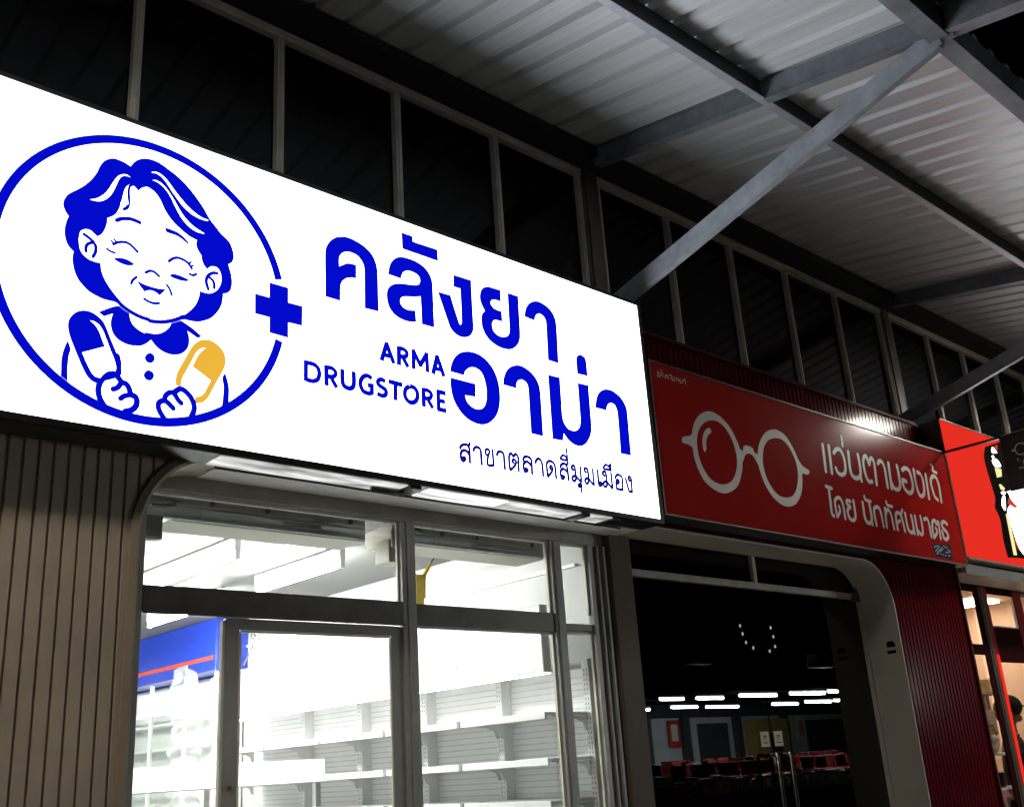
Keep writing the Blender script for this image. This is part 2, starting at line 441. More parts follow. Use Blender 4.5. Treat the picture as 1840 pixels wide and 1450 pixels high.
T_HAIR='''P 0:859,2249c 809,2267 754,2274 710,2267 669,2239 639,2200 620,2156 603,2101 575,2042 546,1996 508,1946 460,1897 412,1850 385,1803 376,1753 389,1711 406,1685 423,1666c 409,1614 402,1548 411,1483 436,1428 479,1391c 474,1344 480,1295 498,1233 527,1179 565,1140 608,1107 660,1087 723,1073 811,1071 847,1047c 859,1072c 797,1130 752,1180 712,1237 687,1293 676,1353c 632,1351 585,1360 542,1387 517,1425 505,1479 503,1511 509,1565 528,1589 553,1603 584,1604 611,1589 638,1569c 668,1596 688,1640 701,1692 703,1746c 756,1790 785,1851 802,1923 812,1993 827,2054 854,2088c 868,2075 886,2091 909,2083 930,2063c 953,2093 986,2117 1013,2120 1054,2104 1096,2068 1127,2023 1152,1975 1189,1925 1232,1883 1280,1849 1329,1821 1377,1799 1440,1785c 1432,1748 1446,1703 1481,1658c 1488,1617 1507,1579 1532,1555c 1553,1580 1582,1595 1619,1593 1647,1564 1661,1512 1657,1454 1631,1398 1602,1366 1561,1342 1513,1338 1480,1340c 1471,1282 1447,1215 1408,1157 1364,1110 1303,1069c 1337,1060c 1360,1068 1417,1070 1464,1076 1516,1097 1579,1138 1631,1203 1665,1278 1675,1355 1673,1376c 1711,1392 1741,1428 1751,1487 1743,1560 1713,1652c 1746,1680 1761,1729 1750,1790 1716,1856 1640,1909 1608,1942 1538,2009 1480,2092 1410,2171 1335,2241 1249,2300 1164,2340 1093,2368 1029,2375 966,2363 918,2333 886,2299
P 0:694,958c 753,999 808,1033 839,1041 873,1021 915,1006c 922,977 935,941 964,908 1013,881 1068,871 1051,881 1110,884 1164,899 1207,930 1239,969 1254,1005c 1304,1032 1332,1047c 1384,1025 1437,1000 1503,957c 1471,939c 1380,980c 1396,937 1401,892 1394,844 1370,804 1332,772 1282,755 1221,756 1165,777 1125,807 1099,838c 1066,802 1035,778 998,763 925,756 855,776 811,815 790,871 789,927 801,977c 731,937c
P 0:486,678c 507,624 499,570 497,500 500,433 506,382c 461,409c 459,466 456,528 465,604
P 0:1715,690c 1696,648 1707,581 1706,494 1697,401c 1750,422c 1750,503 1749,572 1735,633
P 0:483,790 486,845 512,895 549,927 588,942 634,943 681,924 718,898 746,860 776,796 812,722 847,653 877,594 884,546 880,502 823,463 734,423c 715,409 680,417 643,447 610,498 575,565 535,647 500,724
P 0:1060,678 1070,705 1094,723 1120,716 1132,693 1124,664 1101,647 1073,653
P 0:1059,539 1068,565 1093,583 1121,575 1133,552 1123,522 1100,507 1073,514
P 0:2101,1589c 2275,1589c 2276,1451c 2415,1453c 2413,1276c 2277,1273c 2278,1133c 2108,1138c 2106,1276c 1971,1276c 1968,1451c 2103,1450c
P 0:1167,1797 1178,1808 1224,1806 1283,1794 1337,1762 1369,1733c 1350,1732 1308,1756 1254,1773 1185,1775
P 0:784,1425 821,1439 869,1442 927,1424 919,1410 877,1397 828,1401 790,1413
P 0:1225,1412 1258,1428 1310,1427 1372,1414 1366,1401 1323,1392 1265,1394 1231,1402
P 0:966,1286c 1025,1272 1080,1268 1136,1268 1196,1278c 1146,1219c 1109,1238 1065,1240 1025,1219c 993,1252
S 27:829,1079 873,1047 936,1019 1002,1000 1067,993 1084,985 1127,990 1177,999 1248,1027 1303,1057 1347,1089
S 21:854,2079 852,2026 858,1967 860,1925 851,1885 828,1862
S 20:541,1553 578,1536 613,1512 634,1478 634,1432 619,1390
S 20:565,1420 563,1457 579,1487 606,1504
S 28:778,1748 811,1772 854,1788 897,1795 956,1788
S 18:764,1539 792,1562 828,1579 871,1584 910,1566 953,1532
S 10:746,1566 766,1545
S 10:766,1584 786,1565
S 14:719,1487 744,1474 779,1470
S 18:1028,1377 1057,1400 1079,1403 1101,1398 1133,1377
S 16:920,1253 929,1284 957,1318
S 17:1028,1155 1064,1141 1109,1138 1144,1150
S 15:1201,1319 1224,1293 1244,1247
S 19:1208,1527 1241,1561 1280,1579 1327,1575 1369,1557 1400,1520
S 10:1375,1555 1393,1575
S 10:1392,1534 1412,1551
S 17:1384,1467 1414,1463 1439,1482
S 23:1618,1540 1578,1530 1540,1493 1527,1443 1547,1378
S 21:1556,1482 1584,1465 1597,1432 1598,1404
S 39:761,260 736,311 727,364 739,423 772,467 815,491 851,491 877,468 899,448 926,442 948,418 967,365
S 35:889,449 874,413 852,392 833,383
S 35:969,365 945,358 914,343 893,322
S 41:972,364 1000,357 1015,327 1008,283 978,249 934,230
S 41:744,289 777,245 823,219 877,208 936,202
S 38:1240,216 1195,275 1179,320 1191,353 1223,368 1253,358 1277,338 1297,322
S 37:1228,368 1230,402 1251,432 1282,446 1307,431 1333,397 1359,375
S 40:1297,444 1325,474 1353,488 1393,473 1434,436 1462,382 1464,334 1445,282
S 41:846,644 860,595 861,552 859,504'''
T_WHITE='''P 0:559,1852c 597,1870 637,1902 676,1952 705,2010 733,2075 763,2129 805,2160 838,2163 860,2152c 833,2152 800,2140 780,2117 761,2067 743,2006 719,1949 690,1903 650,1868 603,1852
P 0:1026,2260c 1051,2274 1098,2271 1146,2244 1194,2198 1244,2145 1293,2099 1343,2059 1404,2022 1465,1998 1526,1993c 1514,1982 1466,1979 1405,1988 1344,2015 1289,2053 1240,2106 1196,2154 1153,2208 1105,2248 1063,2261 1029,2254
P 0:1036,2188c 1061,2200 1107,2192 1155,2158 1198,2110 1236,2060 1274,2004 1317,1955 1372,1910 1433,1880 1497,1859c 1477,1853 1416,1855 1356,1880 1307,1920 1263,1975 1225,2037 1187,2100 1150,2144 1102,2177 1061,2189
P 0:589,614c 749,696c 722,756 696,810 665,849 626,876c 669,872 704,850 729,817 758,758 794,679 829,605 844,554 842,521c 794,513 756,481 735,447c 697,450 665,478 638,520 615,563
P 0:854,2088c 844,2048 844,1999 850,1952 855,1911 826,1895 793,1890 804,1936 816,2013 830,2055'''
T_YEL='''P 0:1315,511c 1311,557 1322,616 1353,685 1389,762 1426,840 1459,888 1498,921 1539,936 1586,938 1640,918 1689,876 1712,816 1710,763 1688,699 1649,621 1611,539 1578,469 1545,426 1511,407 1483,401c 1471,444c 1510,456 1543,485 1570,542 1600,608c 1443,693c 1475,769 1502,819 1536,856 1567,874c 1518,866 1484,841 1456,800 1425,730 1388,647 1357,578 1349,517c'''
T_BIG='''P 0:2655,1614c 2654,1799 2654,2029 2664,2093 2704,2167 2763,2223 2823,2251 2889,2266 2977,2258 3071,2231 3153,2179 3196,2110 3215,2033 3218,1959 3218,1772 3221,1615c 3072,1610c 3074,1794 3076,1949 3070,2023 3048,2072 3001,2115 2941,2128 2887,2124 2834,2096 2804,2056 2794,2009 2796,1940c 2846,1976 2899,2004 2979,2012c 2977,1881c 2923,1872 2870,1851 2824,1804 2807,1745 2802,1612c
P 0:3516,2514c 3643,2515c 3645,2457c 3947,2462c 3950,2343c 3519,2347c
P 0:3342,2027c 3357,2099 3384,2160 3437,2218 3506,2250 3585,2258 3681,2252 3768,2223 3828,2174 3861,2105 3867,2005 3866,1812 3868,1615c 3723,1613c 3722,1775 3719,1903c 3648,1877 3561,1857 3500,1837 3474,1808 3472,1762 3505,1726 3564,1715 3646,1729c 3650,1617c 3568,1601 3483,1605 3401,1632 3344,1692 3322,1774 3328,1851 3363,1905 3419,1943 3496,1968 3591,1983 3670,2001 3706,2023 3721,2065 3705,2107 3658,2129 3597,2134 3545,2119 3505,2081 3486,2022c
P 0:3935,2004c 4089,2006c 4132,1876 4175,1756 4187,1724 4202,1722 4217,1737 4222,1774 4225,1920 4225,2120c 4138,2119c 4142,2244c 4368,2247c 4366,1956 4366,1757 4357,1695 4321,1641 4264,1608 4193,1597 4125,1616 4073,1659 4049,1711 3999,1841
P 0:4763,2247c 4762,2121c 4698,2122 4647,2113 4619,2084 4622,2050 4657,2018 4706,2007 4763,2008c 4763,1899c 4706,1898 4655,1889 4624,1854 4620,1806 4641,1757 4692,1726 4759,1724 4820,1746 4853,1788 4863,1859 4866,2052 4870,2244c 5013,2244c 5010,2047 5005,1838 4990,1746 4941,1673 4859,1617 4766,1602 4667,1613 4572,1654 4511,1719 4484,1793 4485,1866 4496,1909 4537,1957c 4507,2000 4482,2054 4482,2115 4503,2176 4543,2217 4599,2240 4666,2244
P 0:5092,2038c 5105,2100 5135,2161 5191,2219 5261,2253 5330,2262 5422,2243 5496,2201 5541,2138 5556,2054 5551,1866 5540,1613c 5391,1616c 5399,1830 5405,2017 5400,2069 5374,2109 5317,2128 5273,2110 5243,2070 5233,2027c
P 0:4043,1204c 4065,1282 4110,1359 4179,1419 4272,1455 4373,1463 4473,1440 4555,1389 4618,1312 4654,1223 4667,1116 4659,1004 4630,911 4581,835 4500,767 4406,734 4299,739 4196,779 4112,855 4062,944 4043,1039 4041,1137c 4351,1134c 4346,1005c 4210,996c 4230,937 4285,891 4350,876 4417,892 4462,934 4488,1006 4496,1082 4487,1168 4459,1251 4412,1296 4346,1309 4286,1293 4234,1251 4210,1199c
P 0:4723,1206c 4737,1275 4769,1344 4828,1409 4921,1451 5003,1458 5101,1429 5179,1373 5219,1310 5234,1227 5233,1028 5228,752c 5065,756c 5067,970 5070,1195 5063,1264 5034,1301 4972,1313 4924,1285 4903,1246 4897,1203c
P 0:5373,1443c 5541,1446c 5537,1235 5532,1090 5534,1006 5556,942 5607,892 5685,882 5758,910 5798,976 5809,1063 5812,1245 5816,1441c 5977,1448c 5974,1232 5970,1032 5961,944 5934,871 5871,789 5783,737 5680,737 5593,777 5533,838c 5512,752c 5365,748c
P 0:5823,1555c 5825,1713 5848,1758 5887,1782 5940,1779 5977,1737 5979,1559c
P 0:6062,1213c 6085,1297 6125,1375 6195,1433 6272,1460 6360,1462 6457,1431 6526,1381 6573,1308 6580,1228 6575,1022 6570,752c 6403,752c 6413,994 6417,1199 6407,1260 6376,1307 6314,1314 6260,1277 6233,1214c'''
T_SMALL='''S 21:4120,452 4130,474 4169,495 4201,498 4225,479 4233,450 4231,331
S 20:4224,484 4240,517
S 22:4226,403 4200,432 4166,438 4137,422 4122,392 4124,363 4131,339 4153,332 4173,350 4168,369 4148,362
S 22:4284,455 4295,477 4322,494 4360,487 4374,456 4376,396 4378,333
S 19:4442,436 4433,459 4438,482 4456,495 4478,489 4484,466 4464,424 4453,341 4522,343 4528,367 4525,495
S 22:4580,454 4592,480 4623,497 4659,485 4670,455 4671,393 4673,332
S 21:4757,336 4741,336 4736,408 4737,455 4750,488 4771,499 4796,474 4826,502 4852,488 4860,458 4858,395 4856,334
S 19:4757,336 4809,382 4826,421 4810,440 4786,436 4775,419 4791,408
S 23:4925,454 4938,483 4971,498 5019,492 5038,463 5037,399 5036,333
S 23:5029,412 4994,441 4959,443 4929,415 4925,378 4936,343 4956,341 4979,365 4952,370
S 23:5093,455 5110,484 5141,502 5174,483 5185,447 5187,394 5188,336
S 22:5261,339 5251,340 5248,415 5248,458 5270,490 5307,501 5349,486 5367,448 5368,389 5370,333
S 20:5261,339 5310,386 5328,421 5320,446 5298,449 5292,424 5309,413
S 23:5442,459 5456,482 5491,501 5528,495 5543,462 5547,403 5547,338
S 21:5537,494 5560,517
S 22:5542,410 5507,441 5470,441 5440,410 5440,372 5451,338 5473,341 5491,363 5462,369
S 18:5552,543 5459,545 5469,572 5502,593 5530,581 5546,556
S 19:5553,537 5556,607
S 16:5552,628 5554,670
S 22:5629,457 5606,468 5618,494 5647,498 5657,473 5656,402 5624,386 5602,362 5618,336 5646,346 5666,376 5661,397 5694,368 5733,344 5737,418 5740,496
S 21:5723,293 5693,285 5690,302 5718,317 5736,303 5727,237
S 22:5816,457 5796,471 5805,494 5837,499 5849,473 5848,400 5815,388 5792,360 5812,335 5841,350 5852,390 5885,361 5925,338 5925,416 5926,497
S 24:6001,500 6000,399 6004,344 6032,342 6044,371 6012,371
S 23:6098,460 6075,473 6088,498 6121,500 6129,473 6128,405 6090,389 6070,358 6095,336 6125,354 6132,394 6170,363 6209,340 6210,416 6210,501
S 19:6216,534 6102,536 6114,566 6144,585 6179,570 6207,540
S 19:6214,530 6219,599
S 15:6193,555 6195,590
S 23:6273,458 6289,483 6319,499 6367,488 6383,456 6374,338c 6280,338c 6277,402 6294,433 6319,439 6324,414 6293,399
S 24:6504,458 6485,470 6493,497 6522,495 6530,465 6524,337c 6478,337 6458,403 6439,469'''
T_LAT='''L 38:3242,1140c 3302,1314c 3376,1141c
L 34:3268,1200c 3349,1199c
L 40:3436,1138c 3440,1316c
L 35:3442,1302c 3496,1303 3529,1279 3524,1246 3489,1228 3439,1228c
L 37:3478,1227c 3537,1140c
L 37:3603,1136c 3607,1315c 3683,1187c 3762,1316c 3766,1138c
L 40:3831,1135c 3889,1319c 3960,1137c
L 34:3853,1193c 3935,1193c
L 32:2454,782c 2454,960c
L 32:2454,946c 2525,946 2571,921 2586,871 2569,818 2524,792 2454,792c
L 36:2658,783c 2656,960c
L 31:2658,947c 2715,948 2749,923 2743,887 2706,869 2657,869c
L 33:2701,866c 2758,783c
L 36:2820,965c 2821,853 2839,810 2895,799 2929,824 2939,868 2937,968c
L 35:3133,941c 3084,956 3041,940 3009,891 3010,845 3038,802 3091,793 3128,806c 3129,871c 3083,870c
L 35:3278,940c 3237,953 3199,933 3200,899 3239,880 3279,858 3277,818 3237,798 3183,811c
L 36:3316,951c 3463,947c
L 38:3389,947c 3384,788c
L 37:3551,952c 3501,911 3495,841 3538,799 3591,803 3631,848 3633,912 3599,948 3551,952c
L 39:3707,787c 3708,965c
L 33:3710,952c 3761,951 3799,929 3790,889 3757,872 3708,874c
L 35:3752,869c 3809,791c
L 38:3970,965c 3882,964c 3880,791c 3968,791c
L 34:3881,878c 3957,878c'''
T_GLASS='''P 0:1163,1561 974,1490 842,1370 770,1236 742,1092 742,933 789,783 885,649 1039,571 1221,540 1408,589 1561,689 1663,845 1714,997 1701,1162 1646,1289 1543,1429 1368,1535 | 1172,1448 1034,1393 922,1302 853,1190 829,1066 844,909 911,780 1016,686 1150,650 1295,659 1438,723 1545,839 1599,970 1605,1105 1557,1264 1452,1393 1318,1453
P 0:2515,1558 2334,1489 2186,1356 2096,1202 2059,1048 2086,904 2154,756 2280,626 2439,551 2618,540 2801,605 2954,752 3030,926 3048,1094 2996,1252 2904,1405 2783,1520 2645,1563 | 2523,1443 2363,1385 2247,1279 2190,1153 2167,1021 2199,867 2292,743 2415,664 2574,652 2732,692 2852,794 2934,957 2958,1114 2919,1252 2822,1381 2690,1449
P 0:1686,1170c 1762,1148c 1788,1212c 1836,1232 1922,1233 1987,1217 2010,1168 2096,1149c 2058,1006c 1979,1110 1899,1135 1826,1118 1784,1081 1687,952c
P 0:787,1244c 721,1178 585,1141 546,1090 571,1064 675,1056 745,1028c
P 0:3009,1232c 3084,1154 3225,1108 3234,1070 3167,1038 3072,1042 3018,985c
P 0:1132,1333 1085,1332 1000,1265 947,1155 942,1053 966,1015 1000,1052 1021,1157 1073,1236 1142,1289'''
T_RED='''S 60:3700,1537 3686,1350 3670,1159
S 61:3857,1545 3840,1350 3821,1154
S 58:3963,1462 4050,1528 4158,1533 4214,1441 4220,1325 4181,1214 4084,1163 3985,1180 3951,1239
S 46:4250,1747 4241,1609
S 63:4367,1536 4339,1295 4357,1201 4450,1166 4557,1195 4609,1250 4631,1384 4629,1534
S 60:4604,1237 4601,1148
S 61:4901,1176 4804,1169 4748,1269 4744,1425 4786,1516 4864,1545 4906,1436 4963,1518 5025,1537 5062,1459 5024,1150
S 62:5176,1488 5239,1534 5316,1521 5354,1427 5348,1291 5342,1149
S 64:5499,1535 5479,1346 5460,1149
S 63:5486,1236 5541,1157 5662,1158 5738,1232 5758,1384 5752,1534
S 65:5900,1490 5997,1532 6114,1510 6150,1375 6139,1247 6055,1160 5951,1147 5851,1209 5844,1321 5953,1317
S 63:6273,1543 6261,1301 6305,1154 6406,1151 6488,1228 6515,1411 6467,1502 6386,1522
S 61:6644,1520 6625,1323 6606,1134
S 61:6897,1147 6814,1191 6778,1329 6780,1434 6868,1518 6977,1524 7035,1402 7008,1131
S 47:6895,1715 6945,1693 6924,1622 7039,1607
S 49:3603,935 3742,925
S 52:3666,909 3654,734 3643,566 3684,535
S 49:3770,535 3762,657 3770,748 3848,805 3930,801 3972,704 3970,531
S 43:3770,535 3865,624 3854,688
S 51:4180,797 4100,799 4081,751 4154,716 4077,671 4065,602 4107,536 4202,535 4257,600 4267,704 4271,814
S 55:4521,821 4509,686 4511,594 4567,533 4666,553 4704,626 4705,731 4703,836
S 49:4692,602 4690,521
S 46:4597,917 4619,871 4750,863
S 53:4801,526 4800,731 4879,796 4966,785 4998,682 4999,524
S 54:5135,810 5091,527
S 51:5135,733 5212,801 5283,738 5291,631 5299,525
S 44:5206,915 5228,866 5362,860
S 55:5404,524 5416,716 5475,781 5566,769 5592,712 5616,521
S 45:5416,620 5523,668
S 45:5585,769 5652,840
S 56:5721,799 5723,580 5797,519 5891,555 5907,660 5898,782
S 49:5899,574 5904,511
S 54:6011,788 6002,511
S 53:6022,574 6105,519 6171,558 6193,678 6192,802
S 55:6292,769 6386,792 6429,728 6427,627 6425,515
S 55:6513,512 6507,636 6558,760 6648,789 6674,738 6750,780 6744,672 6724,517
S 48:6513,512 6654,613 6625,670
S 57:7036,776 6946,805 6852,760 6874,698 6980,633 6994,570 6906,521 6835,542 6823,640'''
T_TL='''S 12:238,1892 240,1859 228,1822 246,1829
S 12:267,1887 260,1828 297,1851 302,1883
S 11:308,1919 327,1915
S 11:308,1884 335,1882 327,1835
S 12:377,1868 370,1829 387,1859 413,1879
S 12:418,1881 417,1838 441,1851
S 11:453,1884 499,1890 479,1843
S 12:507,1872 500,1832 541,1841 547,1877
S 12:582,1880 580,1837
S 11:597,1868 621,1873 619,1834
S 12:655,1872 648,1836 682,1835 712,1868 697,1885
S 12:712,1872 754,1877 751,1830
S 10:752,1915 752,1884'''
T_BADGE='''S 24:6456,358 6535,382 6632,386
S 24:6476,303 6553,342 6596,363
S 24:6531,291 6617,331 6706,377
S 24:6603,297 6668,328 6742,359
S 24:6494,263 6569,278
S 22:6761,402 6819,395 6889,393
S 22:6882,355 6959,349 6950,327 6808,307
S 18:6627,270 6712,265
S 21:6753,260 6797,260
S 21:6868,262 6933,267'''
T_BRECT='''P 0:6390,426c 6516,421c 7055,446c 6977,204c 6413,211c'''
T_DB='''P 0:1733,2362c 1606,2176 1593,1998 1638,1742 1685,1444 1596,1262 1699,1081 1650,696 1677,416c 2209,450 3251,459c 4715,3045c 2614,2617c'''
T_DW='''P 0:2242,1627c 2790,1749 4126,2004c 3297,539c 2538,498 2279,583 2175,766 2120,997 2065,1229 2242,1380 2384,1364 2526,1392 2299,1541
P 0:2061,2414 2195,2333 2162,2317 2001,2292 1978,2345
P 0:1935,2226 2004,2247 2024,2217 1951,2188
P 0:1904,2143 2104,2200 2236,2113 2185,2061 1978,2042
P 0:2001,1592 2160,1612 2149,1571 2007,1554
P 0:2007,1506 2113,1519 2010,1266 1900,1340'''
T_DY='''P 0:1940,2015c 2221,2032c 2175,1892c 1952,1839c
P 0:1966,1720c 2048,1735c 2185,1682c 2148,1637c 1996,1631c
P 0:1975,1197c 2096,1211c 2072,491c 1928,479c'''
T_DR='''P 0:2250,1513c 2580,1398c 2429,1352c 2153,1403c
P 0:2071,756c 2155,775c 2245,612c 2180,585c
P 0:2147,2439 2267,2481 2241,2397 2192,2378'''
T_DK='''P 0:2716,1609 2772,1636 2805,1620 2749,1593
P 0:2256,1625c 2326,1545 2254,1503 2166,1525'''
# ------------------------------------------------------------------ ground
g = MB().face([(-120, -0.6, 0), (-120, -180, 0), (160, -180, 0), (160, -0.6, 0)]).build('road', 'asphalt')
tag(g, kind='structure')
g = MB().box(-30, 60, -2.9, 14, -0.3, 0.12).build('pavement', 'concrete')
tag(g, kind='structure')

# ------------------------------------------------------------------ shop building: walls, upper windows, rooms
bld = thing('shop_building', (4.5, 2, 0), 'long dark shop building whose row of tall upper windows runs above the lit signs', 'building')
ub = MB()
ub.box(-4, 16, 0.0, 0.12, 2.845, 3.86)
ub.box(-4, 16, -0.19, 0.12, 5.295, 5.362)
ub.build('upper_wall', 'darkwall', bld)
for cx in (0.78, 4.64, 8.50, 12.36):
    c = MB().box(cx - 0.075, cx + 0.075, -0.022, 0.13, 3.86, 5.29)
    c.box(cx - 0.05, cx + 0.05, -0.034, -0.022, 3.86, 5.29)
    c.build('column', 'dark_bronze', bld, 0.003)
for cx in (-3.08, 0.78, 4.64, 8.50):
    x0, x1 = cx + 0.075, cx + 3.86 - 0.075
    f = MB()
    f.box(x0, x1, -0.02, 0.05, 5.235, 5.29); f.box(x0, x1, -0.028, -0.02, 5.262, 5.277)
    f.box(x0, x1, -0.02, 0.05, 3.86, 3.92)
    wf = f.build('window', 'mull', bld, 0.002)
    st = (x1 - x0) / 5
    for k in range(6):
        xm = x0 + st * k
        a, b = (xm, xm + 0.035) if k == 0 else ((xm - 0.035, xm) if k == 5 else (xm - 0.020, xm + 0.020))
        mm = MB().box(a, b, -0.014, 0.03, 3.92, 5.235)
        mm.box(a + (b - a) * 0.3, a + (b - a) * 0.62, -0.022, -0.014, 3.92, 5.235)
        mm.build('mullion', 'mull', wf, 0.003)
    for k in range(5):
        MB().box(x0 + st * k + 0.03, x0 + st * (k + 1) - 0.03, 0.018, 0.024, 3.91, 5.24).build('pane', 'upper_pane', wf)
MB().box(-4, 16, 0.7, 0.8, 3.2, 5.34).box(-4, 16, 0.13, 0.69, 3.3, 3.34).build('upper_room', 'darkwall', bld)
# rooms behind the shop windows
def room(x0, x1, yb, zc, m, mc, floor='concrete'):
    MB().box(x0 - 0.05, x0, 0.07, yb, 0.12, zc).build('side_wall', m, bld)
    MB().box(x1, x1 + 0.05, 0.07, yb, 0.12, zc).build('side_wall', m, bld)
    MB().box(x0 - 0.05, x1 + 0.05, yb, yb + 0.1, 0.12, zc).build('back_wall', m, bld)
    MB().box(x0 - 0.05, x1 + 0.05, 0.07, yb + 0.1, zc, zc + 0.06).build('ceiling', mc, bld)
    MB().box(x0, x1, 0.07, yb, 0.121, 0.135).build('floor', floor, bld)
room(0.70, 4.555, 7.6, 2.96, 'offwhite', 'ceil_white', 'floor_tile')
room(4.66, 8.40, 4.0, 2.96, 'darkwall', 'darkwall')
room(8.50, 13.0, 3.2, 3.1, 'peach', 'peach')
tr = MB()
tr.box(4.535, 4.555, 0.3, 7.5, 2.715, 2.735)
for x in (1.9, 3.3):
    tr.box(x - 0.006, x + 0.006, 0.5, 7.5, 2.954, 2.96)
tr.build('wall_trim', 'shelf', bld)

# ------------------------------------------------------------------ ribbed sheet cladding with the wide round-cornered opening
def ztop_red(x):
    e = 8.36 - x
    return 4.08 if e > 0.28 else 4.08 - 0.28 + math.sqrt(max(0, 0.28 ** 2 - (0.28 - e) ** 2)) if e > 0 else 3.80
def zbot(x, x0=1.60, x1=7.27, r=0.35, h=2.862):
    if x <= x0 or x >= x1: return 0.12
    e = min(x - x0, x1 - x)
    return h if e >= r else h - r + math.sqrt(max(0, r * r - (r - e) ** 2))
def cladding(name, xa, xb, m, zt, label, off):
    P = 0.0531; xs = []
    k = math.floor((xa - off) / P)
    while off + k * P < xb:
        b = off + k * P
        xs += [(b, 0), (b + 0.012, 0), (b + 0.024, 0), (b + 0.036, 0), (b + 0.0405, 0), (b + 0.0425, 0.011), (b + 0.0505, 0.011), (b + 0.0525, 0)]
        k += 1
    xs = [q for q in xs if xa <= q[0] <= xb]
    mb = MB()
    for (a, da), (b, db) in zip(xs, xs[1:]):
        za, zb_ = zbot(a), zbot(b)
        if abs(za - zb_) > 1.2: za = zb_ = max(za, zb_)
        mb.face([(a, -0.26 + da, za), (b, -0.26 + db, zb_), (b, -0.26 + db, zt(b)), (a, -0.26 + da, zt(a))])
    return tag(mb.build(name, m), label, 'wall cladding')
cladding('sheet_cladding', -3.0, 4.53, 'brown', lambda x: 4.02, 'brown ribbed metal cladding beside the drugstore window, running up behind the bright white sign', 1.131 + 0.004)
rc = cladding('sheet_cladding', 4.53, 8.36, 'red_sheet', ztop_red, 'glossy dark red ribbed metal cladding behind the red spectacles sign, with one rounded top corner', 4.53)
ed = MB()
pts = [(4.53, ztop_red(4.6)), (8.07, 4.08)] + [(8.08 + 0.28 * math.sin(t), 3.80 + 0.28 * math.cos(t)) for t in [R(a) for a in range(0, 91, 10)]] + [(8.36, 0.12)]
for a, b in zip(pts, pts[1:]):
    ed.face([(a[0], -0.275, a[1] + 0.002), (b[0] + 0.001, -0.275, b[1] + 0.002), (b[0] + 0.001, 0.0, b[1] + 0.002), (a[0], 0.0, a[1] + 0.002)])
    ed.face([(a[0], -0.275, a[1] + 0.002), (b[0] + 0.001, -0.275, b[1] + 0.002), (b[0] - (0.022 if b[1] < 4.07 else 0), -0.275, b[1] - 0.022), (a[0] - (0.022 if a[1] < 4.07 else 0), -0.275, a[1] - 0.022)])
ed.build('edge_trim', 'red_trim', rc)

ps = thing('portal_surround', (4.43, -0.13, 0.12), 'beige round-cornered metal surround lining the wide opening around the two shop windows', 'window surround')
x0, x1, h, r = 1.62, 7.25, 2.84, 0.33
path = [(x0, 0.12), (x0, h - r)] + [(x0 + r - r * math.cos(t), h - r + r * math.sin(t)) for t in [R(a) for a in range(6, 90, 6)]] + [(x0 + r, h), (4.4, h), (x1 - r, h)] + [(x1 - r + r * math.sin(t), h - r + r * math.cos(t)) for t in [R(a) for a in range(6, 90, 6)]] + [(x1, h - r), (x1, 0.12)]
def off_path(d):
    out = []
    for i, p in enumerate(path):
        a = Vector(path[max(i - 1, 0)]); b = Vector(path[min(i + 1, len(path) - 1)])
        t = (b - a).normalized(); out.append((p[0] - t.y * d, p[1] + t.x * d))
    return out
o1 = off_path(0.012)
rv = MB()
for i in range(len(path) - 1):
    a, b, c, d = path[i], path[i + 1], o1[i + 1], o1[i]
    rv.face([(a[0], -0.262, a[1]), (b[0], -0.262, b[1]), (b[0], 0, b[1]), (a[0], 0, a[1])])
    rv.face([(a[0], -0.262, a[1]), (b[0], -0.262, b[1]), (c[0], -0.262, c[1]), (d[0], -0.262, d[1])])
    rv.face([(d[0], -0.262, d[1]), (c[0], -0.262, c[1]), (c[0], 0, c[1]), (d[0], 0, d[1])])
rv.build('reveal', 'beige', ps, smooth=True)
MB().box(1.96, 4.56, -0.255, -0.01, 2.8345, 2.838).build('soffit_panel', 'white', ps)  # whiter sheet paints the shop light onto this part of the soffit
o2 = off_path(0.04); lp = MB()
for i in range(17):
    a, b, c, d = o1[i], o1[i + 1], o2[i + 1], o2[i]
    lp.face([(a[0] - 0.002, -0.279, a[1]), (b[0] - 0.002, -0.279, b[1]), (c[0], -0.272, c[1]), (d[0], -0.272, d[1])])
    lp.face([(d[0], -0.272, d[1]), (c[0], -0.272, c[1]), (c[0], -0.25, c[1]), (d[0], -0.25, d[1])])
    lp.face([(a[0] - 0.002, -0.279, a[1]), (b[0] - 0.002, -0.279, b[1]), (b[0] - 0.002, -0.262, b[1]), (a[0] - 0.002, -0.262, a[1])])
lp.build('corner_trim', 'brown_lip', ps, smooth=True)
stv = MB().face([(7.2485, -0.215, 2.255), (7.2485, -0.15, 2.255), (7.2485, -0.15, 2.285), (7.2485, -0.165, 2.297), (7.2485, -0.2, 2.297), (7.2485, -0.215, 2.28)])
stv.face([(7.2485, -0.215, 2.21), (7.2485, -0.145, 2.21), (7.2485, -0.145, 2.232), (7.2485, -0.215, 2.232)])
tag(stv.build('warning_sticker', 'black_ink'), 'small black camera warning sticker on the right side of the beige surround', 'sticker')

cc = MB().box(4.487, 4.662, -0.035, 0.1, 0.12, 2.838)
cv = tag(cc.build('door_post', 'column', None, 0.004), 'flat brown metal post between the bright drugstore window and the dark optician doors', 'post')

